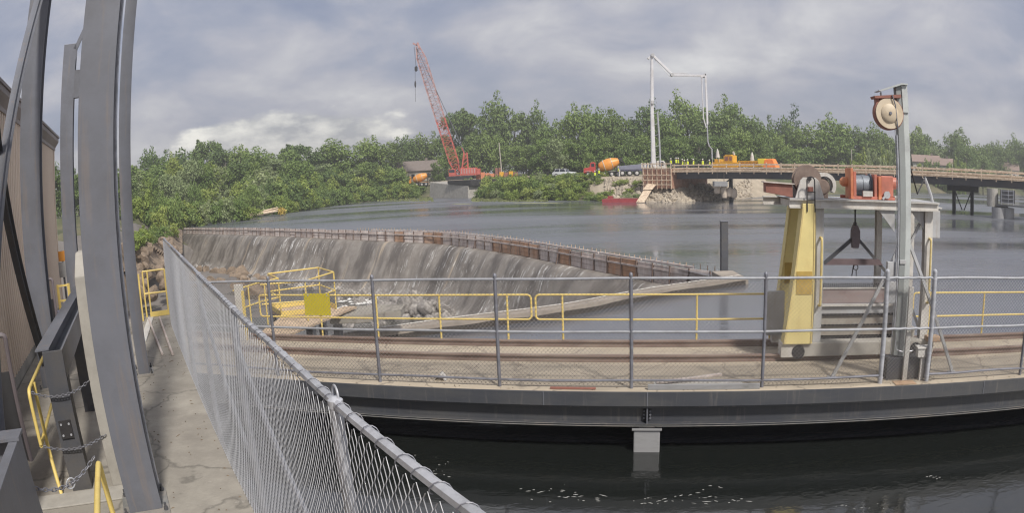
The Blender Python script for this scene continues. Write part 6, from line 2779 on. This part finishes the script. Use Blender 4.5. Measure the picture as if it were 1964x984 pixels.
crane()
t = thing('old_pier', 'old pale concrete pier under the red crane with a dark timber mat on top', 'pier', (-20, 160, ZW))
a, b = at(822, 378, 165.5), at(898, 378, 149.5)
m = MB()
dd = Vector((b.x - a.x, b.y - a.y, 0)).normalized()
back = Vector((-dd.y, dd.x, 0)) * 24
m.hexa([(a.x, a.y, -3), (b.x, b.y, -3), (b.x + back.x, b.y + back.y, -3), (a.x + back.x, a.y + back.y, -3)], [(a.x + .4, a.y + .4, 2.7), (b.x, b.y + .4, 1.5), (b.x + back.x, b.y + back.y, 1.5), (a.x + back.x, a.y + back.y, 2.7)])
m.build('pier_block', M_CONC_L, t, bevel=.15)
m = MB()
a2 = a.lerp(b, .52)
m.hexa([(a2.x, a2.y - .2, 2.1), (b.x + .6, b.y - .2, 1.55), (b.x + .6 + back.x, b.y + back.y, 1.55), (a2.x + back.x, a2.y + back.y, 2.1)], [(a2.x, a2.y - .2, 2.85), (b.x + .6, b.y - .2, 2.75), (b.x + .6 + back.x, b.y + back.y, 2.75), (a2.x + back.x, a2.y + back.y, 2.85)])
m.build('timber_mat', M_BLACK, t)


def barrier_row():
    # orange red fence panels and a yellow machine boom right of the crane
    t = thing('equipment_row', 'low row of orange and yellow equipment parts stored right of the crane', 'equipment', at(945, 335, 176))
    rng = random.Random(6)
    for i in range(9):
        p = at(917 + i * 9, 334, 176 - i * .8)
        m = MB()
        h = rng.uniform(.6, 1.3)
        m.box((p.x - .5, p.y - .5, gz(p.x, p.y) - .1), (p.x + .55, p.y + .5, 3.3 + h))
        m.build('crate', M_ORANGE if i < 4 else M_PAVE if i % 2 else M_BROWN, t, bevel=.05)
    p = at(956, 326, 174)
    m = MB()
    m.box((p.x - .8, p.y - .6, gz(p.x, p.y) - .1), (p.x + .8, p.y + .6, 5.4))
    m.build('rust_tank', M_BROWN, t, bevel=.08)


barrier_row()
p, q = at(961, 322, 172), at(957, 273, 172)
t = thing('utility_pole', 'leaning pale wooden pole standing right of the crane', 'pole', (p.x, p.y, 2.6))
m = MB()
m.tube([(p.x + .2, p.y, gz(p.x, p.y) - .2), (q.x, q.y, q.z)], [.17, .12], 8)
m.build('pole_shaft', M_BIRCH, t)
p, q = at(1633, 310, 190), at(1633, 286, 190)
t = thing('utility_pole', 'small pale pole beyond the bridge left of the mast', 'pole', (p.x, p.y, gz(p.x, p.y)))
m = MB()
m.tube([(p.x, p.y, gz(p.x, p.y)), (q.x, q.y, q.z)], .14, 8)
m.build('pole_shaft', M_BIRCH, t)


def car(loc, ang, label):
    t = thing('parked_car', label, 'car', loc)
    F = frame(loc, ang)
    m = MB(F)
    m.prism([(-2.3, .35), (-2.35, .95), (-2.0, 1.05), (1.0, 1.05), (2.1, .92), (2.3, .7), (2.3, .35)], 1, -.9, .9)
    bd = m.build('body', M_CARW, t, bevel=.08, smooth=True)
    m = MB(F)
    m.hexa([(-2.1, -.84, 1.04), (1.0, -.84, 1.04), (1.0, .84, 1.04), (-2.1, .84, 1.04)], [(-1.7, -.70, 1.62), (.15, -.70, 1.62), (.15, .70, 1.62), (-1.7, .70, 1.62)])
    m.build('window_band', M_GLASS, t, bevel=.04)
    m = MB(F)
    m.box((-1.75, -.72, 1.615), (.2, .72, 1.68))
    for x in (-1.9, -.75, .6):
        for s in (-1, 1):
            m.beam((x, s * .85, 1.02), (x * .8 - .08, s * .72, 1.63), .09, .05)
    m.build('roof', M_CARW, t)
    for s in (-1, 1):
        m = MB(F)
        m.box((2.22, s * .65 - .2, .72), (2.33, s * .65 + .2, .86))
        m.build('headlight', M_WHITE, t)
    m = MB(F)
    m.box((2.29, -.45, .5), (2.32, .45, .72))
    m.build('grille', M_BLACK, t)
    wheels(t, F, ang, [-1.45, 1.45], .36, .82, .22)


p = at(1083, 333, 138)
car((p.x, p.y, gz(p.x, p.y)), math.radians(-28), 'white car parked between the trees left of the mixer truck')


def paver():
    c = at(1432, 308, 110)
    a0 = (c - BA).dot(BD)
    p0 = 6.0
    O = BR(a0, p0, bz(a0) + .33)
    ang = math.atan2(BD.y, BD.x)
    F = frame(O, ang)
    t = thing('deck_paver', 'long yellow paving machine on the bridge with white cones and an orange wrap', 'paving machine', O)
    for x in (-5.6, -1.2, 3.2):
        m = MB(F)
        m.box((x, -1.0, .0), (x + 1.5, 1.0, .45))
        m.build('bogie', M_BROWN, t)
    m = MB(F)
    m.box((-6.4, -1.0, .46), (-1.0, 1.0, 1.35))
    m.box((-5.9, -.9, 1.352), (-4.8, .9, 1.9))
    m.build('engine_body', M_PAVE, t, bevel=.05)
    m = MB(F)
    m.box((-3.9, -1.0, 1.352), (-2.0, 1.0, 2.5))
    m.box((-3.6, -1.05, 2.5), (-2.3, 1.05, 2.65))
    m.build('operator_station', M_PAVE, t, bevel=.06)
    m = MB(F)
    m.box((-3.7, -1.02, 1.6), (-2.9, -1.003, 2.3))
    m.box((-2.7, -1.02, 1.6), (-2.2, -1.003, 2.3))
    m.build('dark_opening', M_BROWN, t)
    m = MB(F)
    for i in range(9):
        x = -.9 + i * .75
        m.beam((x, -.8, .7), (x + .75, -.8, 1.45), .1, .1)
        m.beam((x, .8, .7), (x + .75, .8, 1.45), .1, .1)
    for z in (.7, 1.5):
        for s in (-.8, .8):
            m.beam((-1, s, z), (6, s, z), .2, .2)
    m.build('truss', M_PAVE, t)
    m = MB(F)
    m.box((-.6, -.7, .8), (3.0, .7, 1.3))
    m.build('roller_carriage', M_PAVE, t, bevel=.04)
    m = MB(F)
    m.hexa([(4.1, -1.1, .4), (6.9, -1.1, .4), (6.9, 1.1, .4), (4.1, 1.1, .4)], [(4.4, -.9, 1.9), (6.0, -.9, 2.0), (6.0, .9, 2.0), (4.4, .9, 1.9)])
    m.build('orange_wrap', mat('orange_tarp', (.85, .25, .06), .7, 0, .1, 2), t, bevel=.15)
    m = MB(F)
    m.hexa([(3.2, -1.0, .9), (4.3, -1.0, .6), (4.3, 1.0, .6), (3.2, 1.0, .9)], [(3.0, -.9, 2.0), (4.5, -.9, 2.0), (4.5, .9, 2.0), (3.0, .9, 2.0)])
    m.build('yellow_hopper', mat('yellow_tarp', (.75, .62, .05), .6, 0, .1, 2), t, bevel=.1)
    for x, z in ((-5.6, 2.2), (1.6, 1.6)):
        m = MB(F)
        m.lathe((x, 0, z), (0, 0, 1), [(0, .42), (.9, .28), (1.5, .08)], 12)
        m.build('white_cone', M_WHITE, t)
    m = MB(F)
    m.beam((-2.1, .0, 2.6), (-2.3, .0, 3.2), .35, .25)
    m.build('exhaust', M_WHITE, t)
    for x, y in ((-6.3, -.95), (-4.9, -.95), (-6.3, .95)):
        m = MB(F)
        m.beam((x, y, 1.3), (x, y, 2.2), .06, .06, (1, 0, 0))
        m.build('stanchion', M_WHITE, t)
    t.scale = (.84, .9, .92)


paver()


# ------------------------------------------------------------------ people
def person_mesh():
    """standing worker, one continuous body"""
    J = [(0, 0, .95), (0, 0, 1.15), (0, 0, 1.38), (0, .01, 1.50), (0, .02, 1.60), (0, .02, 1.72),
         (.10, 0, .90), (.11, .01, .50), (.11, -.02, .09), (.12, .12, .04),
         (-.10, 0, .90), (-.12, .03, .50), (-.13, -.02, .09), (-.14, .12, .04),
         (.19, 0, 1.42), (.26, .02, 1.15), (.22, .18, .95), (.21, .25, .90),
         (-.19, 0, 1.42), (-.27, .0, 1.15), (-.26, .10, .92), (-.26, .16, .86)]
    R = [.15, .14, .17, .07, .085, .085, .095, .065, .05, .045, .095, .065, .05, .045, .075, .05, .038, .03, .075, .05, .038, .03]
    E = [(0, 1), (1, 2), (2, 3), (3, 4), (4, 5), (0, 6), (6, 7), (7, 8), (8, 9), (0, 10), (10, 11), (11, 12), (12, 13), (2, 14), (14, 15), (15, 16), (16, 17), (2, 18), (18, 19), (19, 20), (20, 21)]
    me = bpy.data.meshes.new('body_src')
    me.from_pydata(J, E, [])
    o = bpy.data.objects.new('body_src', me)
    COL.objects.link(o)
    md = o.modifiers.new('s', 'SKIN')
    for v, r in zip(me.skin_vertices[0].data, R):
        v.radius = (r, r * .8)
    me.skin_vertices[0].data[0].use_root = True
    o.modifiers.new('u', 'SUBSURF').levels = 1
    dg = bpy.context.evaluated_depsgraph_get()
    out = bpy.data.meshes.new_from_object(o.evaluated_get(dg))
    bpy.data.objects.remove(o)
    out.name = 'person'
    out.materials.clear()
    out.materials.append(M_CLOTH)
    out.materials.append(mat('skin', (.45, .27, .2), .6, 0, .05, 5))
    for p in out.polygons:
        z = p.center.z
        x = abs(p.center.x)
        p.material_index = 1 if z > 1.50 or (z < .97 and x > .2 and z > .8) else 0
        p.use_smooth = True
    return out


PM = person_mesh()
VM = MB()
VM.lathe((0, 0, .92), (0, 0, 1), [(0, .185), (.2, .178), (.42, .205), (.52, .16), (.53, .08)], 14)
HM = MB()
HM.lathe((0, .02, 1.68), (0, 0, 1), [(0, .155), (.015, .15), (.02, .118), (.08, .105), (.12, .06), (.13, .01)], 14)
VME = bpy.data.meshes.new('safety_vest')
VME.from_pydata([tuple(v) for v in VM.v], [], VM.f)
VME.materials.append(M_HIVIS)
HME = bpy.data.meshes.new('hard_hat')
HME.from_pydata([tuple(v) for v in HM.v], [], HM.f)
HME.materials.append(M_HELM)


def worker(p, rot, label, group):
    o = bpy.data.objects.new('person', PM)
    COL.objects.link(o)
    o.location = p
    o.rotation_euler = (0, 0, rot)
    tag(o, label, 'person', group)
    for nm, me in (('safety_vest', VME), ('hard_hat', HME)):
        c = bpy.data.objects.new(nm, me)
        link(c, o)
        if nm == 'safety_vest':
            c.scale = (1, .72, 1)


rr = random.Random(44)
for i, px in enumerate((1287, 1297, 1301, 1309, 1313, 1319, 1330, 1348, 1361)):
    d = ray(px, 318)
    # stand them on the bridge deck, a few metres in from the edge
    best = None
    for k in range(900, 1300):
        q = Vector((d.x, d.y, 0)).normalized() * (k * .1)
        pp = (q - BA).dot(BP)
        if pp > .8 + (i * 37 % 11) * .22:
            best = q
            break
    a0 = (best - BA).dot(BD)
    z = bz(max(a0, 0)) + .33 if a0 > -.05 else 3.96
    worker((best.x, best.y, z + (0 if i % 4 else -.12)), rr.uniform(0, 6.28), 'worker in yellow vest and white hard hat in the row at the bridge end', 'workers on the bridge end')
for px, D, lab in ((1141, 120, 'worker in a yellow vest standing at the front of the red mixer truck'), (1149, 120.5, 'worker in a yellow vest standing by the front wheels of the red mixer truck'), (1186, 120.5, 'worker in light clothes standing between the mixer truck and the pump truck')):
    p = at(px, 336, D)
    worker((p.x, p.y, gz(p.x, p.y)), rr.uniform(0, 6.28), lab, None)


# ------------------------------------------------------------------ houses far behind
def house(px, py_base, D, w, dpt, wall_h, roof_h, ang, wm, rm, label, z=None):
    p = at(px, py_base, D)
    z = gz(p.x, p.y) + (2.2 if px > 1700 else 0) if z is None else z
    t = thing('house', label, 'house', (p.x, p.y, z))
    F = frame((p.x, p.y, z), ang)
    m = MB(F)
    m.prism([(-w / 2, -2.4), (w / 2, -2.4), (w / 2, wall_h), (-w / 2, wall_h)], 1, -dpt / 2, dpt / 2)
    m.prism([(-dpt / 2, wall_h), (dpt / 2, wall_h), (0, wall_h + roof_h * .93)], 0, -w / 2, w / 2)
    m.build('wall', wm, t)
    m = MB(F)
    for s in (-1, 1):
        m.hexa([(-w / 2 - .4, s * (dpt / 2 + .5), wall_h - .25), (w / 2 + .4, s * (dpt / 2 + .5), wall_h - .25), (w / 2 + .4, 0, wall_h + roof_h - .02), (-w / 2 - .4, 0, wall_h + roof_h - .02)],
               [(-w / 2 - .4, s * (dpt / 2 + .5), wall_h - .05), (w / 2 + .4, s * (dpt / 2 + .5), wall_h - .05), (w / 2 + .4, 0, wall_h + roof_h + .2), (-w / 2 - .4, 0, wall_h + roof_h + .2)])
    m.build('roof', rm, t)
    for i in range(int(w / 2.4)):
        m = MB(F)
        x = -w / 2 + 1.2 + i * 2.4
        m.box((x - .45, -dpt / 2 - .03, 1.0), (x + .45, -dpt / 2 - .005, 2.2))
        m.build('window', M_GLASS, t)
    m = MB(F)
    m.box((w * .2, -.3, wall_h + roof_h * .6), (w * .2 + .7, .4, wall_h + roof_h + .9))
    m.build('chimney', M_ROOF, t)


house(800, 322, 200, 12, 9, 3.2, 2.6, math.radians(24), M_HWALL_T, M_ROOF, 'low tan house with a brown gable roof behind the trees left of the crane', 2.9)
house(1080, 318, 165, 9, 8, 3.2, 2.4, math.radians(-10), M_HWALL, M_ROOF, 'pale house just showing between the trees behind the white car')
house(1775, 300, 242, 10, 8, 4.0, 2.2, math.radians(-28), M_HWALL, M_ROOF_R, 'pale house with a reddish roof right behind the mast')
house(1806, 306, 240, 8, 7, 4.0, 2.2, math.radians(-40), M_HWALL, M_ROOF_R, 'small white house right of the mast, second from the left')
house(1917, 312, 296, 18, 10, 4.0, 3.0, math.radians(-38), M_HWALL, M_ROOF_R, 'long pale house with a red brown roof, farthest from the mast')

# ------------------------------------------------------------------ waterside things
p = at(1193, 387, 107)
t = thing('work_barge', 'small red work barge moored at the riprap slope', 'barge', (p.x, p.y, ZW))
F = frame((p.x, p.y - .8, ZW), math.radians(-14))
m = MB(F)
m.prism([(-2.9, -.3), (-3.1, .45), (-2.5, .55), (2.6, .5), (2.8, .4), (2.5, -.3)], 1, -1.0, 1.0)
m.build('hull', M_REDB, t, bevel=.05)
m = MB(F)
m.box((-2.6, -.9, .56), (2.3, .9, .60))
m.build('deck_plate', M_BROWN, t)
m = MB(F)
m.box((-2.2, -.7, .5), (-1.5, .7, .95))
m.build('engine_box', M_REDB, t)
t = thing('plank_ramp', 'two brown planks leading down the rock slope to the water by the barge', 'ramp', (20.5, 104.2, 0))
m = MB()
a, b = at(1252, 352, 109), at(1228, 386, 103.5)
c_ = a.lerp(b, .45)
m.beam((a.x, a.y, a.z + .1), (c_.x, c_.y, c_.z + .25), 1.5, .08)
m.build('upper_plank', M_WOOD, t)
m = MB()
m.beam((c_.x, c_.y, c_.z + .1), (b.x, b.y, ZW + .05), 1.3, .08)
m.build('lower_plank', M_WOOD, t)
# bulk bags hanging at the bridge
for i, (px, py) in enumerate(((1376, 362), (1388, 361), (1390, 371), (1399, 368), (1408, 370))):
    p = at(px, py, 104)
    t = thing('bulk_bag', 'tan bulging bulk bag at the foot of the bridge on the riprap', 'bag', p, 'bulk bags under the bridge')
    m = MB()
    m.lathe(tuple(p), (.1, .1, 1), [(-.75, .2), (-.65, .42), (-.2, .5), (.3, .46), (.62, .3), (.75, .1)], 14)
    m.tube([(p.x, p.y, p.z + .7), (p.x, p.y, bz(0) + .1)], .02, 4)
    m.build('bag_body', M_BAG, t, smooth=True)
t = thing('concrete_block', 'grey concrete block hung under the bridge edge above the bulk bags', 'block', at(1382, 352, 103))
p = at(1382, 352, 103)
m = MB()
m.box((p.x - 1.1, p.y - .5, p.z - .4), (p.x + 1.0, p.y + .6, p.z + .35))
m.build('block_body', M_PIER, t, bevel=.05)


# reeds and grass along the far waterline, driftwood and floating weed
def reeds():
    rng = np.random.RandomState(3)
    V = []
    for (x0, x1, y0, y1, n) in ((690, 830, 379, 386, 420), (905, 1050, 379, 387, 520), (1760, 1860, 357, 361, 300)):
        for _ in range(n):
            p = on_z(rng.uniform(x0, x1), rng.uniform(y0, y1), ZW)
            if p.length > 320:
                continue
            g = max(gz(p.x, p.y), ZW) if n < 1 else ZW
            h = rng.uniform(.08, .38)
            a = rng.uniform(0, 6.28)
            dx, dy = .35 * math.cos(a), .35 * math.sin(a)
            V.append([(p.x - dx, p.y - dy, g), (p.x + dx, p.y + dy, g), (p.x + dx * .5 + .1, p.y + dy * .5, g + h), (p.x - dx * .5, p.y - dy * .5, g + h)])
    me = mesh_quads('reeds', np.array(V), M_GRASS)
    o = bpy.data.objects.new('reeds', me)
    link(o)
    tag(o, 'band of yellow green reeds and floating weed along the far waterline', 'reeds', None, 'stuff')


reeds()
for i, (px, py, D, dx, dz) in enumerate(((492, 412, 124, 5, .9), (505, 414, 123, 6, .6), (520, 412, 124, 4, 1.0), (500, 409, 125, 7, 1.2))):
    p = at(px, py, D)
    t = thing('driftwood_log', 'pale driftwood log stranded on the left shore by the end of the dam', 'log', (p.x, p.y, ZW), 'driftwood logs on the left shore')
    m = MB()
    m.tube([(p.x - dx / 2, p.y, ZW + .3 + dz * .2), (p.x, p.y + .3, ZW + .5 + dz * .3), (p.x + dx / 2, p.y, ZW + .25 + dz)], [.28, .24, .1], 7)
    m.build('log_shaft', M_WOOD, t, smooth=True)
p = at(541, 409, 122)
t = thing('yellow_bush', 'small golden yellow bush at the tip of the driftwood', 'bush', (p.x, p.y, ZW))
V = leaf_cloud([((p.x - p.x, 0, .7), (.9, .7, .8))], 260, .16, np.random.RandomState(8))
o = bpy.data.objects.new('foliage', mesh_quads('foliage', V, mat('golden_leaves', (.50, .36, .08), .6, 0, .2, 2)))
link(o, t)
for i, (x0, x1, y) in enumerate(((985, 1080, 389.5), (955, 990, 386.5), (868, 905, 391))):
    a, b = on_z(x0, y, ZW), on_z(x1, y, ZW)
    t = thing('floating_weed', ['long pale green streak of floating weed off the middle shore', 'short pale streak of floating weed next to the long one', 'faint streak of floating weed below the old pier'][i], 'weed', ((a.x + b.x) / 2, (a.y + b.y) / 2, ZW))
    m = MB()
    n = 14
    vs = []
    for k in range(n + 1):
        f = k / n
        c = a.lerp(b, f)
        w = (1.9 + .5 * math.sin(k * 2.3)) * math.sin(math.pi * min(.97, max(.03, f))) ** .5
        vs += [(c.x, c.y - w * .5, ZW + .012), (c.x, c.y + w * .5, ZW + .012)]
    m.add(vs, [(2 * k, 2 * k + 2, 2 * k + 3, 2 * k + 1) for k in range(n)])
    m.build('weed_mat', mat('pale_weed', (.36, .36, .20), .9, 0, .2, .6), t, recalc=False)

# ------------------------------------------------------------------ summer haze over the river
HZ = bpy.data.materials.new('haze_air')
HZ.use_nodes = True
_n = HZ.node_tree.nodes
_n.remove(_n['Principled BSDF'])
_v = _n.new('ShaderNodeVolumePrincipled')
_v.inputs['Color'].default_value = (.90, .90, .91, 1)
_v.inputs['Density'].default_value = .0011
_v.inputs['Anisotropy'].default_value = .3
HZ.node_tree.links.new(_v.outputs[0], _n['Material Output'].inputs['Volume'])
hb = MB()
hb.box((-950, -340, -9), (950, 1650, 48))
ho = hb.build('haze', HZ)
tag(ho, 'thin pale summer haze over the whole river', 'haze', None, 'stuff')
SC.cycles.volume_bounces = 0
